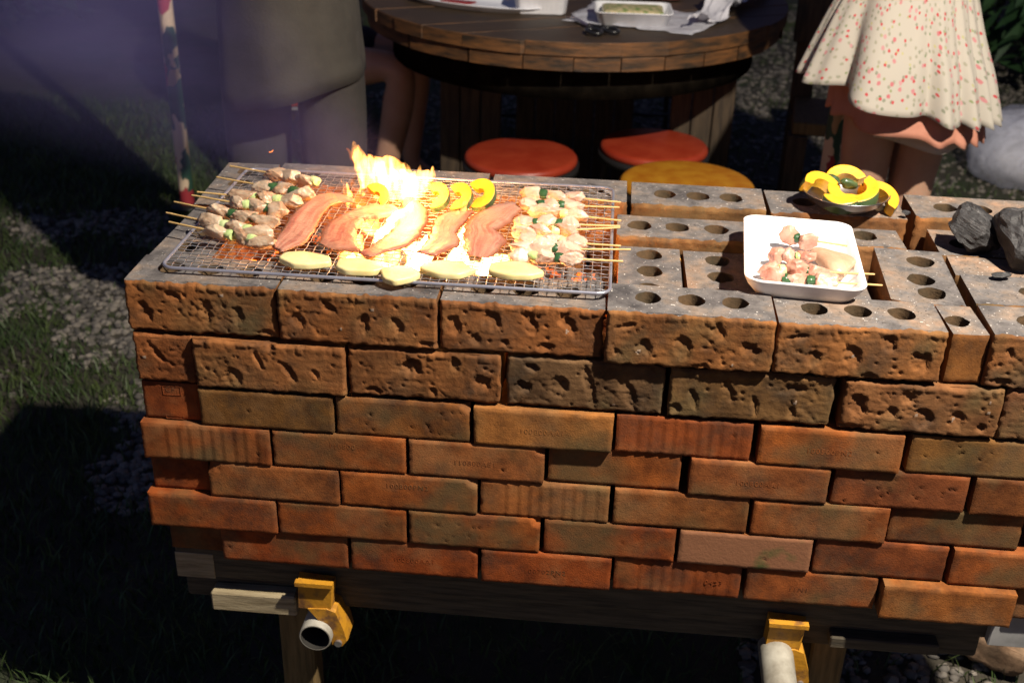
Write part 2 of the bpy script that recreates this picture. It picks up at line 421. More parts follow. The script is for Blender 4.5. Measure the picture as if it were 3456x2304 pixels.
grill = empty('brick_grill', (0, 0, T - .4576), label='long dry-stacked brick barbecue standing on timber beams', cat='grill')
GZ = T - .4576
def brick(x, y, ztop, L, W, H, seed, col, rough=False, ashy=False, rz=0.0, rx=0.0, **kw):
    me = brick_mesh(L, W, H, seed, rough, **kw)
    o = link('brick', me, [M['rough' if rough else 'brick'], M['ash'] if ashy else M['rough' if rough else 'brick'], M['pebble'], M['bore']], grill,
             (x, y, ztop + T - GZ), (rx, 0, rz))
    o.color = (col[0] * (.68 if rough else .76), col[1] * (.62 if rough else .58), col[2] * (.50 if rough else .30), 1); return o
def holes3(L, W, along='x', r=.0165):
    if along == 'x': return [(L * (.25 + .25 * k), W * .5) for k in range(3)]
    return [(L * .5, W * (.22 + .28 * k)) for k in range(3)]

OR = (.335,.125,.043); RB = (.285,.090,.036); BR = (.265,.125,.052); DK = (.20,.085,.040); OLV = (.21,.125,.058); PK = (.33,.145,.075)
GA = [(.12,.62,10,15,-15),(.33,.30,13,7,38),(.53,.58,8,19,5),(.74,.58,9,13,-10),(.93,.92,10,6,0,6)]
GB = [(.08,.5,11,17,-10),(.32,.36,12,16,0),(.55,.36,9,17,-15),(.78,.33,9,17,-25),(.22,.76,8,9,0,6),(.65,.86,12,9,0),(.4,.8,5,5,0)]
GC = [(.10,.28,20,4,-18,5),(.23,.66,11,13,0),(.46,.60,12,18,-10),(.66,.28,10,13,0),(.86,.62,14,16,0),(.58,.95,12,6,0,6)]
top_px = [(404,928),(928,1480),(1480,2046),(2046,2627),(2627,3207)]
tg = [GA, GA, GB, GC, GC]
H1, H2, HB = .0791, .0775, .0602
ztop = [0, -H1, -H1 - H2] + [-H1 - H2 - HB * k for k in range(1, 6)]
for i, (a, b_) in enumerate(top_px):
    x0 = ay(a, [944,975,997,1060,1088][i], 0)[0] + .0015; x1 = ay(b_, [978,996,1056,1084,1131][i], 0)[0] - .0025
    L = x1 - x0; dz = [0, .001, -.002, .003, .0][i]; dy = [.004, .0, .004, -.006, -.004][i]
    brick(x0, dy, dz, L, .088, H1 - .0055 + dz, 100 + i, [(.30,.125,.045),(.315,.13,.046),(.325,.135,.05),(.335,.15,.055),(.345,.155,.058)][i],
          True, True, gouges=tg[i], holes=[(L*.24,.05),(L*.505,.05),(L*.77,.05)], pits=16, lip=True, rz=R([.3,-.2,.4,-.5,.2][i]))
# narrow cut brick and the next whole one
brick(1.0935, .006, -.006, .046, .086, H1 - .01, 121, (.25,.13,.06), False, True, holes=[(.016, .040)], hole_r=.0155, rz=R(2.5))
brick(1.142, -.002, .001, .216, .088, H1 - .003, 122, (.32,.14,.055), True, True, gouges=[(.10,.35,6,8,0),(.1,.9,14,6,0)], holes=[(.055,.045),(.11,.045),(.165,.045)], pits=10, lip=True)
# second tall course
c2 = [(430,640,1122,1145),(645,1164,1148,1171),(1171,1691,1176,1223),(1708,2246,1218,1269),(2264,2824,1260,1302),(2852,3394,1298,1335)]
g2 = [[(.36,.36,4.5,20,-32)], [(.25,.74,14,14,0),(.63,.55,6,19,-30),(.43,.36,4,15,-25),(.8,.55,4,9,-30),(.5,.05,9,6,0)],
      [(.42,.36,13,15,-10,13),(.7,.2,7,13,-10),(.88,.6,11,13,0),(.15,.9,12,7,0),(.56,.85,5,9,0)],
      [(.1,.6,12,9,0,12),(.16,.2,9,6,30,10),(.33,.56,12,18,0),(.53,.5,7,32,-14),(.78,.6,9,26,-22),(.92,.15,7,8,0)],
      [(.15,.6,6,18,-15),(.36,.42,8,17,-22),(.53,.65,4,17,-10),(.75,.28,18,7,-8),(.76,.76,6,9,0),(.04,.85,9,10,0)],
      [(.1,.5,13,18,0,12),(.32,.6,9,9,0,9),(.4,.28,12,9,30),(.52,.66,13,15,0),(.74,.68,10,14,0),(.9,.8,6,7,0,9),(.06,.95,18,6,0)]]
for i, (a, b_, ya, yb) in enumerate(c2):
    x0 = ay(a, ya, 0)[0] + .001; x1 = ay(b_, yb, 0)[0] - .001; L = x1 - x0
    brick(x0 + (.003 if i == 0 else 0), [.004,-.003,.002,.006,.001,-.002][i], -H1, L, .088 if i else .20, H2 - [.0045,.0035,.005,.0035,.0045,.0045][i], 140 + i,
          [(.29,.105,.036),(.29,.125,.048),(.27,.118,.045),(.155,.092,.05),(.20,.115,.05),(.26,.12,.052)][i], True, gouges=g2[i], pits=[4,12,14,10,10,26][i], lip=i in (1,2,4,5), rz=R([0,-.3,.3,-.4,.3,0][i]))
brick(ay(3404,1321,0)[0], .0, -H1, .217, .088, H2 - .003, 149, DK, True, gouges=[(.3,.5,10,15,0)], pits=6)
# five courses of smooth bricks: (left px, right px, y px, recess, colour, style, stamp)
low = [
 [(465,662,1300,.012,RB,'',''),(667,1124,1325,-.002,OLV,'line',''),(1131,1588,1362,.001,BR,'pit',''),(1598,2075,1390,-.004,(.36,.19,.09),'','100800AA1'),(2080,2548,1430,.004,RB,'rib',''),(2564,3058,1466,-.004,OR,'','100500PN2'),(3079,3545,1480,.002,OLV,'pit','')],
 [(474,909,1430,-.006,(.28,.105,.045),'rib',''),(918,1370,1470,-.003,(.31,.115,.045),'','110800'),(1378,1841,1502,-.001,PK,'','110800AE1'),(1849,2305,1545,.010,OR,'',''),(2328,2807,1580,-.003,(.30,.125,.065),'','100800AA1'),(2820,3284,1600,.003,(.21,.080,.045),'pit',''),(3300,3770,1610,.0,DK,'','')],
 [(497,694,1550,.013,RB,'',''),(700,1144,1575,-.004,PK,'chip',''),(1148,1613,1610,-.002,(.34,.125,.045),'','100800PN2'),(1620,2062,1640,.002,(.33,.15,.075),'rib',''),(2072,2535,1675,.001,(.30,.135,.065),'',''),(2543,3012,1700,-.002,(.30,.115,.05),'',''),(3018,3480,1713,.010,DK,'','')],
 [(500,931,1675,-.007,(.32,.10,.034),'',''),(936,1372,1715,-.002,(.31,.105,.036),'',''),(1379,1826,1742,-.003,(.32,.115,.04),'pit',''),(1836,2287,1775,.001,(.28,.085,.032),'',''),(2294,2751,1800,-.001,(.27,.12,.055),'moss',''),(2758,3215,1825,.003,(.24,.085,.042),'',''),(3228,3690,1833,-.002,(.30,.11,.045),'','')],
 [(549,735,1787,.030,DK,'',''),(743,1172,1825,.004,(.30,.085,.030),'',''),(1182,1614,1852,.002,(.31,.088,.030),'','100800AA1'),(1623,2067,1877,-.002,(.31,.090,.032),'','100702PN2'),(2072,2510,1907,.005,RB,'rib','0423'),(2521,2974,1935,.003,(.29,.105,.045),'','11N1'),(2979,3436,1960,-.020,(.35,.16,.07),'',''),(3446,3900,1985,.012,DK,'','')]]
stamps = []
M['moss'] = simple('mossy_brick', (.24,.10,.045), (.085,.085,.022), 16, .9, .2, 200, lo=.54, hi=.68)
k = 0
for c, row in enumerate(low):
    for i, (a, b_, py, dy, col, st, tx) in enumerate(row):
        x0 = ay(a, py, 0)[0] + .0010; x1 = ay(b_, py + 8, 0)[0] - .0010; k += 1
        if a > 3400: x1 = min(x1, x0 + .19)
        W = .19 if (i == 0 and c in (0, 2, 4)) else .088
        o = brick(x0, dy * .75, ztop[2 + c], x1 - x0, W, HB - random.uniform(.0016, .0030), 200 + k, col, ribs=(st == 'rib'), pits=24 if st == 'pit' else 1,
              rz=R(random.uniform(-.35, .35)), chip=[(0,0,.02)] if st == 'chip' else ([(1,0,.012)] if k % 7 == 3 else ()),
              res=.0030)
        if st == 'moss': o.data.materials[0] = M['moss']
        if tx: stamps.append((o, tx, x1 - x0))
# pressed maker's numbers (raised letters in the brick face)
def stamp(o, tx, L, u=.30, v=.52, size=.0112):
    cu = bpy.data.curves.new('stamp', 'FONT'); cu.body = tx; cu.size = size; cu.extrude = .00022; cu.space_character = 1.18; cu.resolution_u = 2
    tmp = bpy.data.objects.new('stamp_curve', cu); C.objects.link(tmp)
    dg = bpy.context.evaluated_depsgraph_get(); me = bpy.data.meshes.new_from_object(tmp.evaluated_get(dg))
    bpy.data.objects.remove(tmp); bpy.data.curves.remove(cu); me.name = 'stamp'
    s = link('stamp', me, [M['brick']], o, (u * L, -.0001, -v * HB - size * .35), (R(90), 0, 0)); s.color = o.color
    s['label'] = 'maker number pressed in the brick face'
for o, tx, L in stamps: stamp(o, tx, L, u=.72 if tx == '0423' else (.33 if tx != '110800' else .42), v=.30 if tx in ('110800', '100800PN2') else .52)
# boxed mark on the recessed header of the third course
hb = [o for o in grill.children if o.type == 'MESH'][14]
fr = MB()
for (x0, x1, z0, z1) in [(.030,.056,-.0190,-.0182),(.030,.056,-.0052,-.0044),(.030,.0308,-.019,-.0044),(.0552,.056,-.019,-.0044),(.030,.056,-.0575,-.0567),(.030,.0308,-.0575,-.052),(.0552,.056,-.0575,-.052)]:
    fr.box(x0, x1, -.0006, .001, z0, z1)
s = fr.build('stamp', M['brick'], hb); s.color = hb.color
stamp(hb, 'CF', .088, u=.38, v=.16, size=.011)
# left end: bricks laid along the depth, course by course
for c in range(7):
    hh = [H1, H2, HB, HB, HB, HB, HB][c] - .003
    y = (.092 if c % 2 == 0 or c == 0 else .205) if c != 0 else .092
    kk = 0
    while y < .49:
        Ly = min(.192 if c > 1 else .205, .505 - y)
        if c < 2 or Ly > .05:
            ex = [0.004, .006, .012, .008, .014, .006, .022][c] + random.uniform(-.004, .006)
            brick(ex, y + .002, ztop[c] - (random.uniform(.0, .006) if c == 0 else 0), .088, Ly - .004, hh, 300 + c * 9 + kk,
                  random.choice([OR, RB, BR, DK]), c < 2, c == 0, holes=holes3(.088, Ly, 'y') if c == 0 and Ly > .15 else (), res=.005, rz=R(random.uniform(-2, 2) if c == 0 else 0))
        y += Ly; kk += 1
# back row and what shows behind and between
BT = .103
for i, (x0, x1) in enumerate([(.095,.226),(.231,.447),(.456,.678),(.685,.899),(.905,1.118),(1.131,1.35)]):
    L = x1 - x0
    ch = [(L*.25,.052),(L*.5,.052),(L*.75,.052)] if i else [(L*.4,.05)]
    if i == 4: ch = [(L*.28,.055),(L*.80,.05)]
    brick(x0, .398 + [.0,.002,.0,-.002,.0,.004][i], [.0,0,0,0,-.003,.001][i], L, BT, H1 - .004, 400 + i, [OR,OR,BR,OLV,BR,(.36,.16,.06)][i], True, True, holes=ch,
          lip=i > 2, gouges=[(.6,.4,14,6,10),(.2,.5,10,5,0)] if i == 4 else (), res=.0035, rz=R([0,0,.2,-.3,.4,-.6][i]), hole_r=.0188)
    brick(x0 - .06, .402, -H1, L, BT - .004, H2 - .003, 420 + i, [BR,OR,BR,DK,BR,BR][i], True, res=.006)
# row three
brick(.664, .306, -.020, .205, .092, H1 - .006, 431, (.30,.16,.07), True, True, holes=[(.035,.05),(.094,.05),(.155,.05)], hole_r=.019, lip=True, res=.003)
brick(.873, .318, -.022, .232, .088, H1 - .006, 432, (.33,.17,.08), True, True, holes=[(.045,.046),(.115,.046),(.177,.046)], hole_r=.019, lip=True, res=.003, rz=R(2))
# cross bricks, lower
brick(.6665, .104, -.034, .092, .198, .044, 433, (.36,.17,.07), False, True, holes=[(.046,.048),(.046,.110),(.046,.170)], hole_r=.0192, rz=R(-.5))
brick(.7675, .104, -.036, .096, .198, .042, 434, (.30,.15,.07), False, True, holes=[(.050,.046),(.050,.106),(.050,.166)], hole_r=.0192, rz=R(.5))
brick(.868, .108, -.048, .096, .196, .020, 435, BR, False, True, holes=[(.05,.09)], rz=R(0))
brick(.970, .100, -.038, .055, .110, .022, 436, (.33,.15,.06), False, True)
brick(.972, .216, -.034, .056, .088, .030, 437, BR, False, True, rz=R(-2))
# the broken brick and its neighbours at the right
brick(1.036, .098, -.008, .096, .192, .086, 441, (.27,.14,.07), True, True, holes=[(.058,.040),(.050,.084),(.060,.150)], hole_r=.0195, rz=R(-3), chip=[(0,.1,.012)], res=.0032)
brick(1.148, .100, -.004, .200, .098, .090, 442, (.28,.16,.08), True, True, holes=[(.085,.048),(.145,.048)], lip=True, res=.0032)
brick(1.148, .206, -.010, .200, .072, .084, 443, OLV, True, True, res=.004, rz=R(-1.5))
brick(1.146, .288, -.014, .200, .104, .080, 444, (.26,.15,.08), True, True, holes=[(.04,.05)], res=.004, rz=R(-1))
# rubble core that the courses stand round
core = MB()
core.box(.1, 1.34, .094, .495, -.4576, -.164)
core.box(.664, 1.34, .094, .396, -.163, -.098)
core.box(.02, 1.34, .400, .497, -.163, -.158)
core.build('core', M['brick'], grill, (0, 0, T - GZ)).color = (.16, .09, .05, 1)
# hearth floor of bricks under the wire
for i in range(3):
    for j in range(3):
        x0 = .094 + i * .19; y0 = .096 + j * .101
        brick(x0, y0, -.118 + random.uniform(-.004, .004), .186, .098, .044, 460 + i * 3 + j, (.2,.12,.07), False, True, holes=[(.05,.05),(.095,.05),(.14,.05)] if (i + j) % 2 else (), res=.008)

# ------------------------------------------------------------------ timber bed, legs, clamps
bed = empty('timber_bed', (.65, .25, 0), label='dark timber beams and posts carrying the brick barbecue', cat='stand')
def bp(name, x0, x1, y0, y1, z0, z1, m, b=.004, jag=0.0):
    return cbox(name, x0 - .65, x1 - .65, y0 - .25, y1 - .25, z0 + T, z1 + T, m, bed, b, jag, int(x0 * 100))
bp('beam', .014, 1.262, .034, .130, -.520, -.4582, M['wood_dark'])
bp('beam', .03, 1.35, .36, .46, -.520, -.4582, M['wood_dark'])
bp('plank', .02, 1.30, .135, .225, -.505, -.4584, M['wood_dark'])
bp('plank', .02, 1.30, .24, .33, -.505, -.4584, M['wood_dark'])
bp('rail', .022, 1.245, .044, .115, -.566, -.5205, M['wood_dark'])
bp('packing_strip', .072, .206, .014, .0438, -.566, -.530, M['wood_pale'], .003, .0015)
bp('packing_strip', 1.02, 1.18, .020, .0436, -.548, -.528, M['wood_dark'], .002)
o = bp('lit_end_patch', .0145, .075, .0325, .0345, -.519, -.472, M['wood_pale'], .0008)  # thin pale sheet painting the lit left end of the beam
for x in (.160, 1.005):
    for y in (.060, .38):
        bp('post', x, x + .054, y, y + .054, -T - .01, -.5662 if y < .1 else -.5202, M['wood_post'])
bp('angle_iron', 1.246, 1.40, .02, .06, -.520, -.4582, M['grey_metal'], .002)

def clamp(x, y, z, ext, label, lift=0.0):
    e = empty('scaffold_clamp', (x, y, z + T), label=label, cat='clamp')
    m = MB(); m.rings([[(px, py, pz) for px, pz in pts] for py, pts in
        ((-.016, [(-.024,.022),(.026,.020),(.030,.070),(-.022,.074)]), (.004, [(-.026,.020),(.028,.018),(.032,.072),(-.024,.076)]))], 0, False)
    m.mesh('plate'); p = m.build('plate', M['yellow'], e)
    m = MB(); m.box(-.025, .033, -.024, -.014, .070, .077); m.build('lip', M['yellow'], p)
    m = MB()
    prof = [(-.010,.024),(.020,.026),(.034,.020),(.040,.002),(.046,-.016),(.050,-.038),(.042,-.050),(.026,-.048),(.024,-.026),(.010,-.004)]
    m.rings([[(a, -.012, b_) for a, b_ in prof], [(a, -.018, b_) for a, b_ in [(q[0]*.97 + .0006, q[1]*.95) for q in prof]]][::-1], 0, False)
    m.rings([[(a, -.012, b_) for a, b_ in prof], [(a, .03, b_) for a, b_ in prof]], 0, False); m.build('jaw', M['yellow'], e)
    m = MB(); m.tube([(.036,-.022,-.040),(.036,-.010,-.040)], .006, 10); m.build('bolt', M['wire'], e)
    return e
clamp(.236, .022, -.562, .05, 'yellow scaffold clamp holding the open pipe end under the packing strip')
clamp(ay(2640, 2140, .02)[0], .026, -.572, .05, 'dirty yellow scaffold clamp in the shade above the long white pipe')
def pipe(p0, p1, label):
    e = empty('scaffold_pipe', p0, label=label, cat='pipe'); a, b_ = Vector((0,0,0)), Vector(p1) - Vector(p0)
    m = MB(); d = b_.normalized()
    m.tube([a, a + d * .001, b_ - d * .001, b_], [.0243, .0255, .0255, .0243], 28, cap=False)
    m.tube([b_, a], .0228, 28, 1, cap=False)
    rr = []
    for c in (a, b_):
        x = d.cross(Vector((0,0,1))).normalized(); y = d.cross(x)
        o1 = [c + (x*math.cos(6.2832*j/28) + y*math.sin(6.2832*j/28)) * .0243 for j in range(28)]
        i1 = [c + (x*math.cos(6.2832*j/28) + y*math.sin(6.2832*j/28)) * .0228 for j in range(28)]
        bs = m.add(o1 + i1, [(j, (j+1) % 28, 28 + (j+1) % 28, 28 + j) for j in range(28)])
    m.build('tube_wall', [M['pipe'], M['hollow']], e)
pa = ay(1063, 2152, -.008)
pipe(tuple(pa), (pa[0] + .012, .5, pa[2] + .004), 'short white pipe with its open end showing under the clamp')
pb = ay(2622, 2215, .0)
pipe((pb[0] + .01, -.34, pb[2] - .10), (pb[0], .03, pb[2]), 'long worn white pipe sticking out from under the beam')

# ------------------------------------------------------------------ wire grill
gm = [az(*p, .012) for p in ((565,893),(830,552),(2075,640),(2050,992))]
gx0, gx1, gy0, gy1 = .050, .655, .033, .437; GZM = .0095
wg = empty('wire_grill', (gx0, gy0, T + GZM), label='rectangular wire mesh grill laid over the fire', cat='grill')
W_, D_ = gx1 - gx0, gy1 - gy0; m = MB(); rc = .018; pts = []
for cx_, cy_, a0 in ((W_ - rc, D_ - rc, 0), (rc, D_ - rc, 90), (rc, rc, 180), (W_ - rc, rc, 270)):
    for k in range(7):
        a = R(a0 + 15 * k); pts.append((cx_ + rc * math.cos(a), cy_ + rc * math.sin(a), 0))
m.tube(pts, .0024, 12, closed=True); m.build('rim', M['rim'], wg)
m = MB(); p = .0125; nxw, nyw = int(W_ / p), int(D_ / p)
for i in range(1, nxw):
    x = i * W_ / nxw; m.tube([(x + .0003 * math.sin(i), y * D_ / (2 * nyw), .0010 * math.sin(math.pi * y / 2 + (i % 2) * math.pi)) for y in range(2 * nyw + 1)], .00068, 4, cap=False)
for j in range(1, nyw):
    y = j * D_ / nyw; m.tube([(x * W_ / (2 * nxw), y, -.0010 * math.sin(math.pi * x / 2 + (j % 2) * math.pi)) for x in range(2 * nxw + 1)], .00068, 4, cap=False)
tag(m.build('wire_mesh', M['wire'], wg), kind='stuff')

# ------------------------------------------------------------------ fire: charcoal bed, flames
def ember_mat(name, hot, strength, cov):
    m, t, n, b = mat(name)
    b.inputs['Base Color'].default_value = (.05,.045,.042,1); b.inputs['Roughness'].default_value = .9
    f = noise(t, 55, 4, .6); k = ramp(t, f, [(cov, (0,0,0)), (cov + .14, hot)])
    t.links.new(k.outputs[0], b.inputs['Emission Color']); b.inputs['Emission Strength'].default_value = strength
    bump(t, b, noise(t, 160, 4, .7), .6, .004)
    return m
M['ember'] = ember_mat('glowing_charcoal', (1.0,.14,.015), 3.5, .52)
M['ember_hot'] = ember_mat('white_hot_charcoal', (1.0,.42,.10), 16.0, .30)
def coal_mat():
    m, t, n, b = mat('black_charcoal')
    c = ramp(t, noise(t, 26, 5, .7, mapscale=(1,1,2.4)), [(.38, (.012,.011,.012)), (.55, (.035,.034,.036)), (.68, (.12,.115,.115)), (.8, (.26,.24,.23))])
    t.links.new(c.outputs[0], b.inputs['Base Color']); b.inputs['Roughness'].default_value = .55
    bump(t, b, noise(t, 130, 5, .7, mapscale=(.5,.5,3)), .7, .004); return m
M['coal'] = coal_mat()
cmesh = [lump('charcoal', .024, .019, .015, .4, 1.5, 2, 600 + i, True, False) for i in range(5)]
hotmesh = [lump('charcoal', .024, .019, .015, .4, 1.5, 2, 620 + i, True, False) for i in range(3)]
for me in cmesh: me.materials.append(M['ember'])
for me in hotmesh: me.materials.append(M['ember_hot'])
for k in range(74):
    x = random.uniform(.115, .645); y = random.uniform(.115, .385)
    if k >= 56: x = random.gauss(.36, .085); y = random.gauss(.21, .06); x = min(max(x, .2), .6); y = min(max(y, .12), .38)
    hot = k >= 48 and .22 < x < .56
    me = (hotmesh if hot else cmesh)[k % 3]
    o = bpy.data.objects.new('charcoal', me); C.objects.link(o)
    pile = .028 * math.exp(-(((x - .38) / .18) ** 2 + ((y - .24) / .12) ** 2))
    o.location = (x, y, T - .105 + pile + random.uniform(0, .012)); o.rotation_euler = [random.uniform(0, 6.28) for _ in range(3)]
    sc_ = random.uniform(.8, 1.5); o.scale = (sc_,) * 3
    tag(o, 'glowing lump of charcoal in the hearth under the wire grill', 'charcoal', 'burning charcoal under the wire grill')
# one glowing split log at the left front
lg = az(800, 880, -.06)
o = link('firewood', lump('firewood', .018, .055, .016, .35, 1.3, 3, 631, True, False), [ember_mat('glowing_wood', (1.0,.20,.015), 7.0, .36)], None, (lg[0], lg[1], T - .082), (0, 0, R(-12)))
tag(o, 'orange glowing split of wood under the lowest row of skewers', 'firewood')

def flame_mat(name, col, s):
    m = bpy.data.materials.new(name); m.use_nodes = True; t = m.node_tree; t.nodes.clear()
    e = nd(t, 'ShaderNodeEmission'); e.inputs['Color'].default_value = (*col, 1)
    f = noise(t, 1.0, 3, .55, dist=.6, mapscale=(95, 95, 20)); mr = nd(t, 'ShaderNodeMapRange'); t.links.new(f, mr.inputs[0])
    mr.inputs[1].default_value = .43; mr.inputs[2].default_value = .64; mr.inputs[3].default_value = .015 * s; mr.inputs[4].default_value = s
    t.links.new(mr.outputs[0], e.inputs['Strength'])
    out = t.nodes.new('ShaderNodeOutputMaterial'); t.links.new(e.outputs[0], out.inputs['Volume']); return m
M['flame'] = flame_mat('flame', (1.0,.40,.085), 850)
M['flame_soft'] = flame_mat('flame_tip', (1.0,.25,.03), 90)
M['flame_core'] = flame_mat('flame_heart', (1.0,.58,.22), 1900)
fire = empty('fire', (.30, .30, T - .10), label='yellow flames leaping from the fat over the wire grill', cat='fire')
def tongue(pts, rad, m='flame', flat=.5, n=14, seed=1):
    P = [Vector(p) for p in pts]; out = []; rr = []
    for i in range(len(P) - 1):
        for k in range(5):
            f = k / 5; p0, p1, p2, p3 = P[max(i-1,0)], P[i], P[i+1], P[min(i+2,len(P)-1)]
            q = .5 * ((2*p1) + (p2-p0)*f + (2*p0-5*p1+4*p2-p3)*f*f + (3*p1-p0-3*p2+p3)*f**3)
            ra = rad[i] * (1-f) + rad[i+1] * f
            j = len(out); w_ = .22 * ra
            out.append(q + Vector(((float(vn(j*.55, seed, 0, 3))-.5)*2*w_, 0, (float(vn(j*.55, seed, 5, 4))-.5)*w_)))
            rr.append(max(ra * (.85 + .4 * float(vn(j * .8, seed, 0, 9))), .0006))
    out.append(P[-1]); rr.append(.0004)
    mb = MB(); mb.tube(out, rr, n, flat=flat); o = mb.build('flame_tongue', M[m], fire)
    o.location = -Vector(fire.location); return o
def fy(px, py, y): return tuple(ay(px, py, y))
# heart of the fire on and under the mesh
tongue([fy(1265,850,.17), fy(1290,815,.195), fy(1325,765,.23), fy(1370,715,.265), fy(1395,680,.29)], [.006,.015,.020,.012,.001], 'flame_core', .35, seed=2)
tongue([fy(1395,905,.125), fy(1430,870,.145), fy(1462,825,.17), fy(1478,780,.19)], [.010,.013,.010,.001], 'flame_core', .35, seed=3)
tongue([fy(1500,905,.12), fy(1420,900,.125), fy(1340,905,.12)], [.006,.013,.006], 'flame_core', .3, seed=4)
tongue([fy(1515,780,.23), fy(1525,745,.25), fy(1548,705,.28)], [.009,.010,.002], 'flame', .5, seed=14)
# broad low flames between the coals and the wire
for k, (x, y0, y1) in enumerate(((.27,.16,.24),(.32,.12,.30),(.37,.11,.26),(.42,.11,.30),(.47,.12,.24),(.52,.11,.20))):
    tongue([(x, y0, T - .065), (x + .008, (y0 + y1) / 2, T - .035), (x + .012, y1, T - .012)], [.013, .017, .003], 'flame_core' if k in (2, 3, 4) else 'flame', .6, seed=30 + k)
# the tall blown flame at the back
tongue([fy(1310,675,.315), fy(1310,640,.33), fy(1270,590,.34), fy(1215,540,.345), fy(1192,475,.35)], [.009,.024,.025,.014,.001], 'flame', .45, seed=5)
tongue([fy(1335,675,.315), fy(1360,630,.33), fy(1340,590,.335), fy(1290,560,.34), fy(1240,520,.345)], [.009,.024,.026,.015,.001], 'flame', .45, seed=6)
tongue([fy(1370,680,.315), fy(1400,640,.33), fy(1420,610,.335), fy(1455,595,.335), fy(1462,560,.335)], [.011,.021,.020,.011,.001], 'flame', .45, seed=7)
tongue([fy(1390,665,.32), fy(1380,630,.33), fy(1370,600,.335), fy(1350,570,.34)], [.006,.014,.010,.001], 'flame_core', .45, seed=8)
tongue([fy(1270,640,.32), fy(1225,600,.335), fy(1180,515,.345), fy(1168,500,.35)], [.010,.010,.004,.0006], 'flame_soft', .5, seed=9)
tongue([fy(1250,740,.26), fy(1215,690,.30), fy(1200,640,.32), fy(1185,600,.33)], [.014,.014,.009,.001], 'flame_soft', .5, seed=10)
tongue([fy(1150,700,.28), fy(1110,660,.30), fy(1090,630,.31)], [.010,.009,.001], 'flame_soft', .5, seed=11)
tongue([fy(1080,690,.29), fy(1040,660,.31), fy(1010,640,.32)], [.009,.008,.001], 'flame_soft', .5, seed=12)
tongue([fy(1480,690,.30), fy(1500,650,.33), fy(1490,620,.335)], [.018,.018,.002], 'flame_soft', .5, seed=13)
tongue([fy(1270,790,.22), fy(1225,760,.245), fy(1190,735,.26), fy(1160,715,.27)], [.012,.011,.008,.001], 'flame', .4, seed=15)
tongue([fy(1270,770,.23), fy(1240,720,.26), fy(1200,690,.28)], [.010,.009,.001], 'flame', .4, seed=16)
for k, (px, py, y, dx, h_) in enumerate(((1225,600,.34,-22,70),(1262,590,.335,-30,75),(1300,585,.335,-18,62),(1335,580,.335,-30,50),(1410,600,.335,10,45),(1435,610,.33,22,42),(1180,640,.33,-30,40),(1120,690,.29,-28,38),(1560,700,.29,18,30),(1620,700,.30,14,26))):
    tongue([fy(px, py + 60, y - .02), fy(px + dx * .2, py + 20, y - .005), fy(px + dx * .5, py - h_ * .4, y), fy(px + dx, py - h_, y + .004)], [.004, .006, .0045, .0005], 'flame_soft' if k % 2 else 'flame', .6, 10, seed=50 + k)
# firelight
for nm, p, e_, r_ in (('fire_glow', (.34, .30, T + .075), 3.6, .045), ('ember_glow', (.40, .20, T - .040), 3.0, .05), ('ember_glow', (.57, .17, T - .055), .7, .04), ('ember_glow', (.17, .15, T - .055), .15, .03)):
    d = bpy.data.lights.new(nm, 'POINT'); d.energy = e_; d.color = (1.0,.40,.12); d.shadow_soft_size = r_
    o = bpy.data.objects.new(nm, d); C.objects.link(o); o.location = p
# one flying spark
m_, t_, n_, b_ = mat('spark'); b_.inputs['Base Color'].default_value = (.1,.03,.01,1); b_.inputs['Emission Color'].default_value = (1,.25,.05,1); b_.inputs['Emission Strength'].default_value = 3
sp = ay(915, 512, .42); mb = MB(); mb.tube([(-.004,0,-.001),(-.001,0,-.0008),(.002,0,.0006),(.004,0,.0032)], [.0003,.0006,.0006,.0002], 5)
tag(mb.build('spark', m_, None, tuple(sp)), 'tiny orange spark flying in the smoke above the back rim', 'spark')

# ------------------------------------------------------------------ food on the wire
def meat_mat(name, c1, c2, c3, scale=38, rough=.32):
    m, t, n, b = mat(name)
    c = ramp(t, noise(t, scale, 4, .6, dist=.6), [(.3, c1), (.5, c2), (.7, c3)])
    t.links.new(c.outputs[0], b.inputs['Base Color']); b.inputs['Roughness'].default_value = rough
    b.inputs['Subsurface Weight'].default_value = .15; b.inputs['Subsurface Scale'].default_value = .006
    b.inputs['Subsurface Radius'].default_value = (1,.4,.25)
    bump(t, b, noise(t, 170, 4, .65, dist=.8), .5, .002); return m
M['chicken'] = meat_mat('seared_chicken', (.22,.125,.07), (.40,.29,.20), (.52,.42,.31))
M['chicken_raw'] = meat_mat('raw_chicken', (.48,.28,.20), (.58,.40,.30), (.64,.52,.40))
M['leek'] = simple('leek_green', (.018,.06,.022), (.04,.10,.035), 60, .3)
M['leek_pale'] = simple('leek_pale', (.36,.50,.16), (.55,.62,.33), 60, .3)
MZ = GZM + .0015
def chunk(seed):                          # torn, knobbly piece of meat
    V, F = ico(4); P = V * (1 + .42 * (fbm(V[:,0]*1.3 + seed, V[:,1]*1.3, V[:,2]*1.3, seed, 2) - .5) * 2)[:, None]
    rn = np.random.default_rng(seed)
    for _ in range(7):
        n = rn.normal(size=3); n /= np.linalg.norm(n); k = rn.uniform(.5, .8); dd = P @ n; P = P - (np.where(dd > k, dd - k, 0) * .85)[:, None] * n
    P = P * (1 + .16 * (fbm(V[:,0]*5, V[:,1]*5, V[:,2]*5, seed + 3, 3) - .5) * 2)[:, None]
    me = npmesh('meat', P * np.array([.0185, .0118, .0098]), F, True); return me
meats = [chunk(700 + i) for i in range(6)]
rawm = [m.copy() for m in meats]; pinkm = [m.copy() for m in meats]
M['chicken_pink'] = meat_mat('raw_pink_chicken', (.46,.17,.12), (.54,.27,.19), (.60,.40,.31))
for me in pinkm: me.materials.append(M['chicken_pink'])
for me in meats: me.materials.append(M['chicken'])
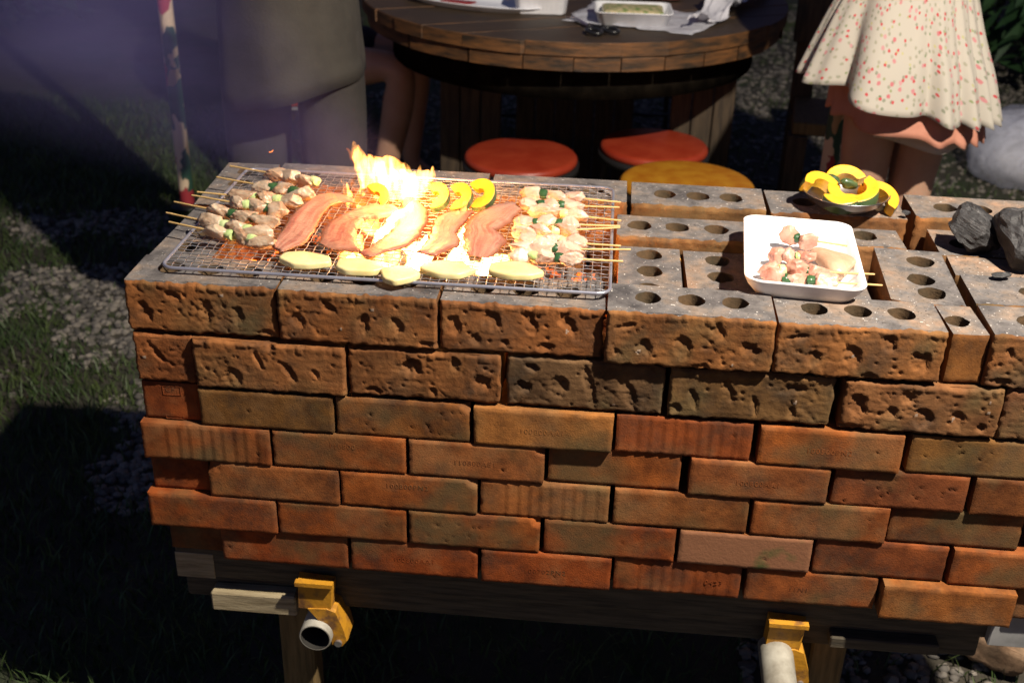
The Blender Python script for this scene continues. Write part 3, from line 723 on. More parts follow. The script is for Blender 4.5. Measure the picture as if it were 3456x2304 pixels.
for me in rawm: me.materials.append(M['chicken_raw'])
def leek_mesh(dark, seed):
    mb = MB(); rn = random.Random(seed); k = 9
    rr = []
    for i in range(k):
        t = i / (k - 1); r = .0082 * (1 - .25 * abs(t - .5)); x = (t - .5) * .012
        rr.append([(x + .0012 * math.sin(j * 1.3 + seed), r * math.cos(6.2832*j/14) * (1 + .08 * math.sin(j * 2 + seed)), r * .85 * math.sin(6.2832*j/14)) for j in range(14)])
    mb.rings(rr); me = mb.mesh('leek'); me.materials.append(M['leek' if dark else 'leek_pale']); return me
lk = {(d, s): leek_mesh(d, s) for d in (0, 1) for s in range(2)}
def skewer(h, m0, m1, tip_z, raw, label, group, seed, order, zb=MZ, tilt=0.0):
    """h bare end, m0-m1 meat from handle side to the far end (world xy)"""
    h, m0, m1 = (np.array(q[:2]) for q in (h, m0, m1))
    d = m1 - h; Ls = np.linalg.norm(d); d = d / Ls; ang = math.atan2(d[1], d[0])
    e = empty('chicken_skewer', (h[0], h[1], T + zb + .0085), ang, label, 'skewer', group)
    mb = MB(); mb.tube([(0,0,0), (.001,0,0), (Ls * .97,0,0), (Ls + .004,0,0)], [.0013,.0016,.0015,.0005], 8)
    mb.build('stick', M['stick'], e)
    s0 = float((m0 - h) @ d); span = Ls - s0; rn = random.Random(seed)
    tot = sum(1.0 if c == 'M' else .42 for c in order); x = s0
    for i, c in enumerate(order):
        wd = span * (1.0 if c == 'M' else .42) / tot
        if c == 'M':
            me = (pinkm if zb > .0111 or zb < .0109 else rawm if raw else meats)[rn.randrange(6)]; o = bpy.data.objects.new('meat', me); C.objects.link(o); o.parent = e
            o.location = (x + wd / 2, rn.uniform(-.001, .001), rn.uniform(-.0005, .0012)); o.rotation_euler = (rn.uniform(0, 6.28), rn.uniform(-.15, .15), rn.uniform(-.25, .25))
            k = wd / .031 * 1.3; o.scale = (k, rn.uniform(1.05, 1.35), rn.uniform(1.0, 1.25))
        else:
            o = bpy.data.objects.new('leek', lk[(c == 'D', rn.randrange(2))]); C.objects.link(o); o.parent = e
            o.location = (x + wd / 2, 0, .0006); o.rotation_euler = (rn.uniform(-.5, .5), 0, rn.uniform(-.35, .35)); kx = wd / .012 * 1.1; o.scale = (kx, 1.08, 1.08)
        x += wd
    return e
ZF = MZ + .009
LS = [((776,559),(900,584),(1072,612),'MMMP'), ((731,597),(868,622),(1045,655),'MDMDM'), ((665,647),(800,655),(1004,680),'MPMPM'),
      ((647,658),(775,683),(957,712),'MPMDM'), ((588,680),(718,709),(927,752),'MDMDM'), ((561,717),(692,748),(899,790),'MPMPM'), ((570,748),(712,782),(915,822),'MPMPM')]
for i, (a, b_, c, od) in enumerate(LS):
    skewer(az(*a, ZF), az(*b_, ZF), az(*c, ZF), 0, False, ['seventh','sixth','fifth','fourth','third','second','first'][i] + ' half-cooked chicken skewer counting from the potato slices, bare end off the closed end',
           'chicken skewers at the closed end of the wire grill', 800 + i, od)
RS = [((2095,682),(1965,664),(1765,648),'MMDM'), ((2091,699),(1955,697),(1763,688),'MDMDM'), ((2097,744),(1972,727),(1785,708),'MPMM'), ((2093,762),(1950,757),(1746,750),'MDMDM'),
      ((2093,767),(1946,778),(1742,784),'MPMM'), ((2095,829),(1976,814),(1752,806),'MPMPM'), ((2129,841),(1950,840),(1734,838),'MDMM'), ((2103,881),(1958,874),(1730,862),'MDMPM')]
for i, (a, b_, c, od) in enumerate(RS):
    skewer(az(*a, ZF), az(*b_, ZF), az(*c, ZF), 0, True, ['eighth','seventh','sixth','fifth','fourth','third','second','first'][i] + ' pale chicken skewer counting from the potato slices, bare end toward the foam tray',
           'chicken skewers on the wire grill beside the perforated bricks', 820 + i, od)

# pork belly: ribbons between two edges
def pork_mat(name, lean, fat, char, k=.5):
    m, t, n, b = mat(name)
    uv = nd(t, 'ShaderNodeUVMap', uv_map='UVMap'); mp = nd(t, 'ShaderNodeMapping'); mp.inputs['Scale'].default_value = (1.1, 3.6, 1); t.links.new(uv.outputs[0], mp.inputs[0])
    nz_ = nd(t, 'ShaderNodeTexNoise', Scale=1.0, Detail=4.0, Roughness=.65, Distortion=.25); t.links.new(mp.outputs[0], nz_.inputs['Vector'])
    c = ramp(t, nz_.outputs['Fac'], [(.34, lean), (.46, tuple((a+b_)/2 for a, b_ in zip(lean, fat))), (.54, fat), (.62, lean), (.72, fat)])
    col = mixc(t, ramp(t, noise(t, 42, 4, .7), [(.5, (0,0,0)), (.72, (k,k,k))]).outputs[0], c.outputs[0], char)
    sx = t.nodes.new('ShaderNodeSeparateXYZ'); uv2 = nd(t, 'ShaderNodeUVMap', uv_map='Across'); t.links.new(uv2.outputs[0], sx.inputs[0])
    rim = ramp(t, sx.outputs[1], [(.0, (1,1,1)), (.05, (.75,.75,.75)), (.16, (0,0,0)), (.86, (0,0,0)), (.96, (.7,.7,.7)), (1.0, (1,1,1))])
    col = mixc(t, rim.outputs[0], col, (.20,.062,.022))
    t.links.new(col, b.inputs['Base Color']); b.inputs['Roughness'].default_value = .28
    b.inputs['Subsurface Weight'].default_value = .12; b.inputs['Subsurface Scale'].default_value = .005
    bump(t, b, noise(t, 90, 5, .7, dist=.5), .5, .003); return m
M['pork'] = pork_mat('grilled_pork', (.36,.125,.085), (.50,.265,.18), (.17,.05,.028), .4)
M['pork_red'] = pork_mat('grilled_pork_red', (.34,.10,.065), (.47,.22,.135), (.14,.04,.022), .5)
def resample(P, n):
    P = np.array(P, float); d = np.r_[0, np.cumsum(np.linalg.norm(np.diff(P, axis=0), axis=1))]; t = np.linspace(0, d[-1], n)
    Q = np.c_[[np.interp(t, d, P[:, i]) for i in range(P.shape[1])]].T
    for _ in range(2): Q[1:-1] = .25 * Q[:-2] + .5 * Q[1:-1] + .25 * Q[2:]
    return Q
def pork(left, right, crop, seed, m, label, th=.0065, wav=.0014):
    ox, oy, s = crop; cv = lambda q: az(ox + q[0] / s, oy + q[1] / s, MZ + .006)[:2]
    n, k = 34, 12; A, B = resample([cv(q) for q in left], n), resample([cv(q) for q in right], n)
    c = (A.mean(0) + B.mean(0)) / 2; V = []; UV = []
    for side in (1, 0):
        for i in range(n):
            for j in range(k + 1):
                f = j / k; p = A[i] * (1 - f) + B[i] * f
                e = min(f, 1 - f) * 2; ee = min(i, n - 1 - i) / 4
                rim = min(1, (min(e * 2.2, 1)) ** .5 * 1) * min(1, max(ee, 0) ** .5)
                wv = wav * (float(fbm(p[0] * 38, p[1] * 38, 0, seed)) - .3) + .0022 * (1 - e) * float(vn(i * .35, seed, side * 0, 5))
                jit = (float(vn(i * .9, seed + (0 if f < .5 else 9), 0, 8)) - .5) * .005 * (1 - e)
                q = p + (B[i] - A[i]) / (np.linalg.norm(B[i] - A[i]) + 1e-6) * jit
                z = wv + (th * (.35 + .65 * rim) if side else th * .35 * (1 - rim))
                V.append((q[0] - c[0], q[1] - c[1], z)); UV.append((i / n * 1.0 + seed * .37, f + seed * .21))
    N = n * (k + 1); F = []
    g = lambda i, j, s_: (0 if s_ else N) + i * (k + 1) + j
    for i in range(n - 1):
        for j in range(k):
            F.append((g(i,j,1), g(i+1,j,1), g(i+1,j+1,1), g(i,j+1,1))); F.append((g(i,j,0), g(i,j+1,0), g(i+1,j+1,0), g(i+1,j,0)))
    for i in range(n - 1):
        F.append((g(i,0,0), g(i+1,0,0), g(i+1,0,1), g(i,0,1))); F.append((g(i,k,1), g(i+1,k,1), g(i+1,k,0), g(i,k,0)))
    for j in range(k):
        F.append((g(0,j,1), g(0,j+1,1), g(0,j+1,0), g(0,j,0))); F.append((g(n-1,j,0), g(n-1,j+1,0), g(n-1,j+1,1), g(n-1,j,1)))
    me = bpy.data.meshes.new('pork_slice'); me.from_pydata(V, [], F); me.update()
    ul = me.uv_layers.new(name='UVMap')
    for lp in me.loops: ul.data[lp.index].uv = UV[lp.vertex_index]
    u2 = me.uv_layers.new(name='Across')
    for lp in me.loops: u2.data[lp.index].uv = (0, (lp.vertex_index % (k + 1)) / k)
    me.polygons.foreach_set('use_smooth', [True] * len(F))
    bm = bmesh.new(); bm.from_mesh(me); bmesh.ops.recalc_face_normals(bm, faces=bm.faces); bm.to_mesh(me); bm.free()
    tag(link('pork_slice', me, [M[m]], None, (c[0], c[1], T + MZ)), label, 'meat', 'pork belly slices on the wire grill')
c4, c5 = (500, 450, 2.614), (1200, 450, 2.352)
pork([(1820,560),(1680,515),(1540,512),(1380,595),(1250,715),(1155,865),(1078,975)], [(1835,600),(1700,590),(1610,625),(1520,735),(1480,850),(1400,950),(1180,1040)], c4, 1, 'pork', 'long bent pork belly slice lying next to the half-cooked skewers', wav=.0022)
pork([(1890,690),(1760,690),(1620,745),(1540,830),(1505,945)], [(1930,740),(1850,830),(1830,930),(1880,1030),(1640,1015)], c4, 2, 'pork_red', 'burning pork slice with flames licking over it')
pork([(360,500),(375,620),(280,755),(140,870),(20,940)], [(470,505),(590,610),(565,730),(440,880),(110,978)], c5, 3, 'pork_red', 'long sickle-shaped pork belly slice curving beside the white-hot fire', wav=.0022)
pork([(800,600),(640,650),(600,760),(560,850),(490,935)], [(950,600),(880,690),(800,770),(840,870),(640,970)], c5, 4, 'pork', 'short pork slice with a curled tip between two larger ones')
pork([(1250,525),(1080,560),(950,615),(860,730),(855,830),(890,945)], [(1325,590),(1230,700),(1100,770),(1190,810),(1215,860),(1050,980)], c5, 5, 'pork', 'broad two-lobed pork slice lying next to the pale skewers', wav=.0018)
pork([(340,580),(240,545),(120,550),(-20,600),(-120,650)], [(330,625),(250,655),(120,675),(20,685),(-90,695)], c5, 6, 'pork', 'small browned pork piece inside the flames')

# potato slices along the front
M['potato'] = simple('potato_flesh', (.70,.58,.24), (.76,.66,.34), 30, .4, .15, 120, sss=.15)
def slab(name, out, h, r, m, parent=None, loc=None, rot=None, dome=0.0):
    out = np.array(out); c = out.mean(0); mb = MB(); rr = []
    n0 = len(out); t = np.linspace(0, n0, 40, endpoint=False); i0 = t.astype(int); f = (t - i0)[:, None]
    P = out[i0 % n0] * (1 - f) + out[(i0 + 1) % n0] * f
    for _ in range(1): P = .25 * np.roll(P, 1, 0) + .5 * P + .25 * np.roll(P, -1, 0)
    for sc_, z in ((.90, 0), (.985, r * .35), (1, r), (1, h - r), (.985, h - r * .35), (.92, h), (.5, h + dome), (.05, h + dome * 1.1)):
        rr.append([(x, y, z) for x, y in (P - c) * sc_ + c])
    mb.rings(rr); return mb.build(name, m, parent, loc, rot)
for i, (px, py, hw, hd) in enumerate([(1026,868,.041,.024),(1212,892,.040,.026),(1344,918,.029,.025),(1512,897,.039,.025),(1732,903,.042,.026)]):
    p_ = az(px, py, MZ + .009); rn = random.Random(900 + i)
    out = [(hw * (1.0 + rn.uniform(-.18, .08)) * math.cos(a), hd * (1.0 + rn.uniform(-.24, .10)) * math.sin(a)) for a in [R(x + rn.uniform(-12, 12)) for x in range(0, 360, 51)]]
    o = slab('potato_slice', out, .0100, .003, M['potato'], None, (p_[0], p_[1], T + MZ - .001), (R(rn.uniform(-4, 2)), 0, R([-12,-8,12,4,-3][i])), .0006)
    tag(o, 'smallest of the potato slices along the rim of the wire grill' if i == 2 else ['first','second','','fourth','fifth'][i] + ' potato slice along the rim, counting from the half-cooked skewers', 'potato', 'potato slices on the wire grill')

# pumpkin pieces
M['pumpkin'] = simple('pumpkin_flesh', (.78,.36,.015), (.85,.48,.03), 40, .38, .15, 140, sss=.1)
M['rind'] = simple('pumpkin_rind', (.025,.06,.022), (.09,.13,.05), 30, .3)
def crescent(a0, a1, ro, ri, th, parent=None, loc=None, rot=None, sx=1.0, name='pumpkin_slice', n=22):
    mb = MB(); V = []; secs = []
    for i in range(n + 1):
        t = i / n; a = R(a0 + (a1 - a0) * t); tp = min(1, 8 * t + .75, 8 * (1 - t) + .75)
        r1, r2 = ro, ro - (ro - ri) * tp
        c, s_ = math.cos(a), math.sin(a)
        secs.append([(r2*c*sx, -th*.45, r2*s_), (r1*.93*c*sx, -th/2, r1*.93*s_), (r1*.975*c*sx, -th*.46, r1*.975*s_), (r1*1.0*c*sx, 0, r1*s_),
                     (r1*.975*c*sx, th*.46, r1*.975*s_), (r1*.93*c*sx, th/2, r1*.93*s_), (r2*c*sx, th*.45, r2*s_), (r2*.97*c*sx, 0, r2*.97*s_)])
    b0 = len(mb.v); k = 8
    for s_ in secs: mb.v.extend(s_)
    for i in range(n):
        for j in range(k):
            mb.f.append((b0+i*k+j, b0+(i+1)*k+j, b0+(i+1)*k+(j+1)%k, b0+i*k+(j+1)%k)); mb.m.append(1 if j in (2,3) else 0); mb.sm.append(j in (2,3))
    mb.f.append(tuple(b0+j for j in range(k))); mb.m.append(0); mb.sm.append(False)
    mb.f.append(tuple(b0+n*k+j for j in range(k))[::-1]); mb.m.append(0); mb.sm.append(False)
    me = mb.mesh(name); bm = bmesh.new(); bm.from_mesh(me); bmesh.ops.recalc_face_normals(bm, faces=bm.faces); bm.to_mesh(me); bm.free()
    return link(name, me, [M['pumpkin'], M['rind']], parent, loc, rot)
for i, (px, py, a0, a1, ro, rz) in enumerate([(1472,672,-100,130,.024,-8),(1548,676,-110,135,.025,-14),(1622,668,-115,140,.027,-10),(1270,668,-80,120,.022,20)]):
    p_ = az(px, py, MZ + .012)
    o = crescent(a0, a1, ro, ro * .30, .013, None, (p_[0], p_[1], T + MZ + ro * .62), (R(-52), R(-8), R(rz)), sx=.92)
    tag(o, ['pumpkin slice half hidden by the flames, touching the other slices', 'middle pumpkin slice between two others behind the pork', 'pumpkin slice with green rind standing next to the empty wire mesh', 'scorched pumpkin slice behind the tall flame'][i], 'pumpkin', 'pumpkin slices on the wire grill')

# ------------------------------------------------------------------ bowl of pumpkin on the back row
bc = az(2850, 648, .022); BX, BY, BZ = bc[0], .432, T + .0005
bowl = empty('steel_bowl', (BX, BY, BZ), label='shallow steel bowl holding cut pumpkin on the back row of bricks', cat='bowl')
mb = MB(); mb.lathe([(.001,.0),(.030,.0),(.042,.004),(.058,.015),(.066,.026),(.069,.0275),(.0685,.0285),(.064,.0265),(.056,.0165),(.041,.006),(.030,.0018),(.001,.0018)], 56)
mb.build('basin', M['steel'], bowl)
pk = [(-.040,-.004,.026,(-.052),15,175,.034,(R(-62),R(14),R(14)),'pumpkin slice hanging over the closed-end side of the steel bowl'),
      (.008,-.012,.030,0,150,395,.040,(R(-74),R(-10),R(6)),'largest pumpkin slice, U-shaped and glossy, on top in the steel bowl'),
      (.046,-.012,.018,0,-20,165,.034,(R(-64),R(14),R(-18)),'pumpkin slice lying at the charcoal side of the steel bowl'),
      (.004,.032,.024,0,20,160,.036,(R(-55),0,R(5)),'pale pumpkin slice standing at the back of the steel bowl'),
      (-.012,-.030,.026,0,200,330,.030,(R(-72),0,R(-12)),'small pumpkin slice low at the front of the steel bowl')]
for x, y, z, _, a0, a1, ro, rot, lb in pk:
    o = crescent(a0, a1, ro, ro * .52, .022, None, (BX + x, BY + y, BZ + z), rot); tag(o, lb, 'pumpkin', 'pumpkin slices in the steel bowl')
o = link('pumpkin_slice', lump('pumpkin_slice', .017, .012, .010, .25, 1.4, 3, 950, True), [M['rind']], None, (BX + .004, BY + .006, BZ + .038), (0, .3, .4)); tag(o, 'dark green chunk of pumpkin rind inside the U-shaped slice', 'pumpkin', 'pumpkin slices in the steel bowl')
o = link('pumpkin_slice', lump('pumpkin_slice', .015, .010, .009, .25, 1.4, 3, 951, True), [M['rind']], None, (BX - .020, BY + .026, BZ + .036), (0, .2, -.4)); tag(o, 'dark rind chunk at the back of the steel bowl', 'pumpkin', 'pumpkin slices in the steel bowl')
o = link('pumpkin_slice', lump('pumpkin_slice', .024, .018, .010, .2, 1.4, 3, 952, True), [M['pumpkin']], None, (BX, BY - .005, BZ + .013), (0, 0, .4)); tag(o, 'orange pumpkin chunk at the bottom of the steel bowl', 'pumpkin', 'pumpkin slices in the steel bowl')

# ------------------------------------------------------------------ foam tray with raw skewers and a wing
tc4 = [az(*q, .022) for q in ((2520,990),(2920,1012),(2893,765),(2518,722))]
tcx = sum(p[0] for p in tc4) / 4; tcy = sum(p[1] for p in tc4) / 4
def trayshape(w_, d_, rc_, n=9):
    P = []
    for cx_, cy_, a0 in ((w_/2-rc_, d_/2-rc_, 0), (-w_/2+rc_, d_/2-rc_, 90), (-w_/2+rc_, -d_/2+rc_, 180), (w_/2-rc_, -d_/2+rc_, 270)):
        for k in range(n): a = R(a0 + 90 * k / (n - 1)); P.append((cx_ + rc_ * math.cos(a), cy_ + rc_ * math.sin(a)))
    return P
TW, TD = .160, .272
mb = MB(); rr = []
for dw, z in ((-.034,.0),(-.030,.0),(-.012,.0125),(-.002,.0235),(0,.0262),(-.003,.0268),(-.008,.0262),(-.018,.014),(-.035,.0032),(-.05,.003)):
    rr.append([(x, y, z) for x, y in trayshape(TW + dw, TD + dw, .024)])
mb.rings(rr)
ty = math.atan2(tc4[1][1] - tc4[0][1], tc4[1][0] - tc4[0][0])
tray = mb.build('foam_tray', M['foam'], None, (tcx, tcy + .022, T - .0045), (R(-2.2), 0, R(-5)))
tag(tray, 'white foam tray with raw skewers lying across the bricks', 'tray')
ZT = .010
TS = [((2905,868),(2720,800),(2640,790),'MPM',3), ((2900,885),(2735,835),(2625,838),'MPMM',1), ((2952,926),(2790,922),(2575,912),'MMDMD',2), ((2978,963),(2805,955),(2580,935),'MDMDM',4)]
TSx = [((2860,830),(2745,805),(2635,795),'MDM'), ((2880,880),(2740,868),(2605,862),'MPMM'), ((2952,926),(2785,924),(2572,908),'MDMPM'), ((2978,963),(2805,954),(2580,938),'MDMDM')]
for i, (a, b_, c, od) in enumerate(TSx):
    zz = [.016,.016,.019,.014][i]
    skewer(az(*a, zz), az(*b_, zz), az(*c, zz), 0, True, ['raw skewer touching the chicken wing at the back of the foam tray', 'second raw skewer from the back wall of the foam tray', 'raw skewer beside the chicken wing, its stick sticking out of the tray', 'raw skewer at the front wall of the foam tray, its stick longest'][i], 'raw skewers in the foam tray', 850 + i, od, zb=zz - .0085)
def wing():
    p0 = az(2830, 905, .02)
    vs = [(0,0,.004),(.004,.028,.010),(-.014,.062,.010),(-.022,.078,.008),(.022,.048,.008),(.036,.050,.004)]
    bm = bpy.data.meshes.new('w'); bm.from_pydata(vs, [(0,1),(1,2),(2,3),(1,4),(4,5)], [])
    o = bpy.data.objects.new('wingtmp', bm); C.objects.link(o); sk = o.modifiers.new('s', 'SKIN'); o.modifiers.new('u', 'SUBSURF').render_levels = 2; o.modifiers['u'].levels = 2
    for v, r_ in zip(bm.skin_vertices[0].data, [.012,.019,.015,.009,.016,.006]): v.radius = (r_, r_ * .8)
    bm.skin_vertices[0].data[1].use_root = True
    dg = bpy.context.evaluated_depsgraph_get(); me = bpy.data.meshes.new_from_object(o.evaluated_get(dg)); bpy.data.objects.remove(o)
    me.polygons.foreach_set('use_smooth', [True] * len(me.polygons)); me.name = 'chicken_wing'
    tag(link('chicken_wing', me, [meat_mat('wing_skin', (.46,.27,.17), (.54,.35,.23), (.60,.42,.30), 20, .3)], None, (p0[0] - .004, p0[1] - .012, T + .008)), 'raw chicken wing lying beside the skewers in the foam tray', 'chicken')
wing()

# ------------------------------------------------------------------ charcoal lumps on the bricks
def charcoal(px, py, z, sx, sy, sz, seed, rot, label):
    p_ = az(px, py, z); me = lump('charcoal', sx, sy, sz, .35, 1.2, 4, seed, True)
    V = np.empty(len(me.vertices) * 3, np.float32); me.vertices.foreach_get('co', V); V = V.reshape(-1, 3)
    n = 1 + .15 * (fbm(V[:,0] * 45, V[:,1] * 45, V[:,2] * 210, seed, 3) - .5) * 2; me.vertices.foreach_set('co', (V * n[:, None]).ravel()); me.update()
    me.polygons.foreach_set('use_smooth', [False] * len(me.polygons))
    tag(link('charcoal', me, [M['coal']], None, (p_[0], p_[1], T + z), rot), label, 'charcoal', 'black charcoal lumps lying on the bricks')
charcoal(3290, 778, .018, .050, .030, .040, 971, (R(-18), R(24), R(-20)), 'angular grey-black charcoal lump lying on the bricks, tip pointing up')
charcoal(3470, 800, .030, .060, .060, .048, 977, (R(10), R(-15), R(30)), 'large black charcoal log with split grain on the bricks')
charcoal(3060, 718, .006, .010, .006, .004, 975, (0, 0, .3), 'tiny charcoal chip over the joint of the back row')
charcoal(3385, 925, .004, .016, .008, .004, 979, (0, 0, .3), 'flat crumb of charcoal beside the hole of a brick')
o = slab('pumpkin_slice', [(-.0025,-.005),(.002,-.004),(.003,.003),(-.002,.005)], .003, .001, M['pumpkin'], None, tuple(az(2293, 882, -.047) + np.array([0,0,.0])), (R(20), R(30), 0))
tag(o, 'tiny yellow scrap of pumpkin dropped in a brick joint', 'pumpkin')

# ------------------------------------------------------------------ cable-drum table behind
M['plank'] = simple('weathered_table_board', (.02,.014,.009), (.06,.036,.017), 9, .55, .4, 50, mapscale=(1.5,10,10), lo=.3, hi=.7)
M['plank_edge'] = simple('board_end_grain', (.02,.012,.006), (.16,.066,.018), 10, .6, .5, 70, mapscale=(1,1,6), lo=.35, hi=.68)
M['stave'] = simple('dark_stave', (.030,.020,.012), (.075,.05,.028), 9, .75, .4, 50, mapscale=(10,10,1))
TX, TY, TR = .513, 2.40, .666; TZ = T - .06
tab = empty('drum_table', (TX, TY, 0), label='round cable-drum table of old boards behind the red stools', cat='table')
def disc_planks(zt, th, ang, wd, r, mats, seed):
    rn = random.Random(seed); nn = int(2 * r / wd) + 1; ca, sa = math.cos(ang), math.sin(ang)
    for i in range(nn):
        a0, a1 = -r + i * wd + .0015, min(-r + (i + 1) * wd - .0015, r - .001)
        if a1 - a0 < .01: continue
        P = []
        rr = r * (1 + rn.uniform(-.006, .004))
        for k in range(9):
            v = a0 + (a1 - a0) * k / 8; h = math.sqrt(max(rr * rr - v * v, 0)); P.append((h, v))
        P += [(-math.sqrt(max(rr * rr - v * v, 0)), v) for _, v in P[::-1]]
        dz = rn.uniform(-.003, .0)
        Q = [(x * ca - y * sa, x * sa + y * ca) for x, y in P]
        cx_, cy_ = np.mean([q[0] for q in Q]), np.mean([q[1] for q in Q])
        mb = MB(); n = len(Q)
        top = [(x - (x - cx_) * .003, y - (y - cy_) * .003, zt + dz) for x, y in Q]; mid = [(x, y, zt + dz - .003) for x, y in Q]; bot = [(x, y, zt - th) for x, y in Q]
        b0 = mb.add(top + mid + bot, [tuple(range(n)), tuple(range(2*n, 3*n))[::-1]], 0)
        for j in range(n):
            j2 = (j + 1) % n
            mb.f.append((b0+n+j, b0+n+j2, b0+j2, b0+j)); mb.m.append(1); mb.sm.append(False)
            mb.f.append((b0+2*n+j, b0+2*n+j2, b0+n+j2, b0+n+j)); mb.m.append(1); mb.sm.append(False)
        me = mb.mesh('board'); bm = bmesh.new(); bm.from_mesh(me); bmesh.ops.recalc_face_normals(bm, faces=bm.faces); bm.to_mesh(me); bm.free()
        link('board', me, mats, tab)
disc_planks(TZ, .038, R(25), .118, TR, [M['plank'], M['plank_edge']], 1)
disc_planks(TZ - .0395, .040, R(112), .125, TR * .985, [M['plank'], M['plank_edge']], 2)
for (x0, x1, y, n_) in ((.10, .30, 2.27, 3), (.84, 1.04, 2.27, 3), (.30, .74, 2.86, 6)):      # boards of the drum's core
    wd = (x1 - x0) / n_
    for k in range(n_):
        cbox('stave', x0 + k * wd + .002 - TX, x0 + (k + 1) * wd - .002 - TX, y - TY, y + .035 - TY, 0.0, TZ - .081, M['stave'], tab, .003)
mb = MB(); mb.lathe([(.545, TZ - .18), (.575, TZ - .18), (.575, TZ - .0815), (.545, TZ - .0815)], 56); mb.build('shade_ring', simple('shade_black', (.006,.005,.004), (.014,.011,.008), 20, .9, spec=0.0), tab)  # added ring, near-black for the shade under the table; it shadows the stools

# things on the table
tz = TZ + .0005
M['plastic'] = simple('clear_white_plastic', (.70,.70,.72), (.62,.62,.65), 30, .35)
M['film'] = None
def film_mat(name, col, alpha):
    m, t, n, b = mat(name); b.inputs['Base Color'].default_value = (*col, 1); b.inputs['Roughness'].default_value = .25
    tr = nd(t, 'ShaderNodeBsdfTransparent'); mx = t.nodes.new('ShaderNodeMixShader')
    k = ramp(t, noise(t, 14, 4, .6, dist=1.0), [(.35, (alpha * .7,)*3), (.65, (min(1, alpha * 1.25),)*3)]); t.links.new(k.outputs[0], mx.inputs[0])
    t.links.new(tr.outputs[0], mx.inputs[1]); t.links.new(b.outputs[0], mx.inputs[2]); t.links.new(mx.outputs[0], n['Material Output'].inputs[0]); return m
M['film'] = film_mat('thin_plastic_film', (.66,.66,.72), .62)
M['bagfilm'] = film_mat('clear_bag_film', (.72,.74,.86), .55)
M['mixed'] = simple('mixed_salad', (.14,.22,.05), (.52,.42,.24), 60, .35, .6, 90, lo=.4, hi=.58)
M['redmeat'] = simple('sliced_red_meat', (.42,.12,.10), (.62,.36,.30), 40, .4, .5, 60)
def open_box(name, L, W, H, rc, flare, mats, loc, rz, label, cat, ribs=0):
    mb = MB(); rr = []
    def ring(dw, z):
        P = trayshape(L + dw, W + dw, rc, 7)
        if ribs:
            c = []; n = len(P)
            return [(x, y, z) for x, y in P]
        return [(x, y, z) for x, y in P]
    for dw, z in ((-flare*2-.01, 0), (-flare*2, .002), (0, H - .003), (.006, H - .002), (.006, H), (-.004, H), (-flare*2-.002, .004), (-flare*2-.02, .0035)):
        rr.append(ring(dw, z))
    mb.rings(rr); return tag(mb.build(name, mats, None, loc, (0, 0, rz)), label, cat)
p_ = az(2140, 55, -.05)
o = open_box('food_tub', .215, .165, .040, .022, .012, M['plastic'], (p_[0] - .005, p_[1] - .03, tz), R(2), 'shallow clear tub of chopped salad on the drum table', 'tub')
o = slab('salad', [(-.085,-.06),(.085,-.06),(.088,.06),(-.088,.06)], .034, .006, M['mixed'], None, (p_[0] - .005, p_[1] - .03, tz + .0045), (0, 0, R(2)), .004)
tag(o, 'chopped green and pale salad filling the shallow tub', 'salad')
# ribbed white punnet
p_ = az(1825, 20, -.04); pn = empty('punnet', (p_[0], p_[1] + .02, tz), R(4), 'white ribbed plastic punnet standing on the drum table', 'punnet')
mb = MB(); rr = []
base = []
for i in range(120):
    a = 2 * math.pi * i / 120; c, s_ = math.cos(a), math.sin(a); q = 1 / max(abs(c) / .078, abs(s_) / .056); q = min(q, .086)
    base.append((q * c, q * s_, 1 + (.018 if i % 4 < 2 else -.004)))
for sc_, z in ((.60,0),(.90,0),(.93,.004),(1.0,.060),(1.05,.062),(1.05,.066),(.98,.066),(.92,.008),(.6,.006)):
    rr.append([(x * sc_ * (k if .004 < z < .061 else 1), y * sc_ * (k if .004 < z < .061 else 1), z) for x, y, k in base])
mb.rings(rr); mb.build('basket', M['plastic'], pn)
# long white plate
p0, p1 = az(1395, -20, -.045), az(1745, 48, -.045)
mb = MB(); rr = []
for sc_, z in ((.75,.0),(.8,.0),(.97,.016),(1.0,.018),(.99,.0195),(.95,.018),(.78,.005),(.4,.004)):
    rr.append([(.235 * sc_ * math.cos(6.2832*j/48), .085 * sc_ * math.sin(6.2832*j/48), z) for j in range(48)])
mb.rings(rr); o = mb.build('plate', simple('white_plate', (.74,.75,.80), rough=.25), None, ((p0[0] + p1[0]) / 2 + .02, (p0[1] + p1[1]) / 2 + .05, tz), (0, 0, R(-20)))
tag(o, 'long oval white plate held at the table edge', 'plate')
PLX, PLY = o.location.x, o.location.y
o = slab('sauce', [(-.05,-.02),(.05,-.018),(.06,.02),(-.04,.022)], .004, .002, simple('red_sauce', (.25,.02,.015), rough=.25), None, (PLX - .05, PLY + .02, tz + .0045), (0, 0, R(-20)))
tag(o, 'smear of red sauce on the oval white plate', 'sauce')
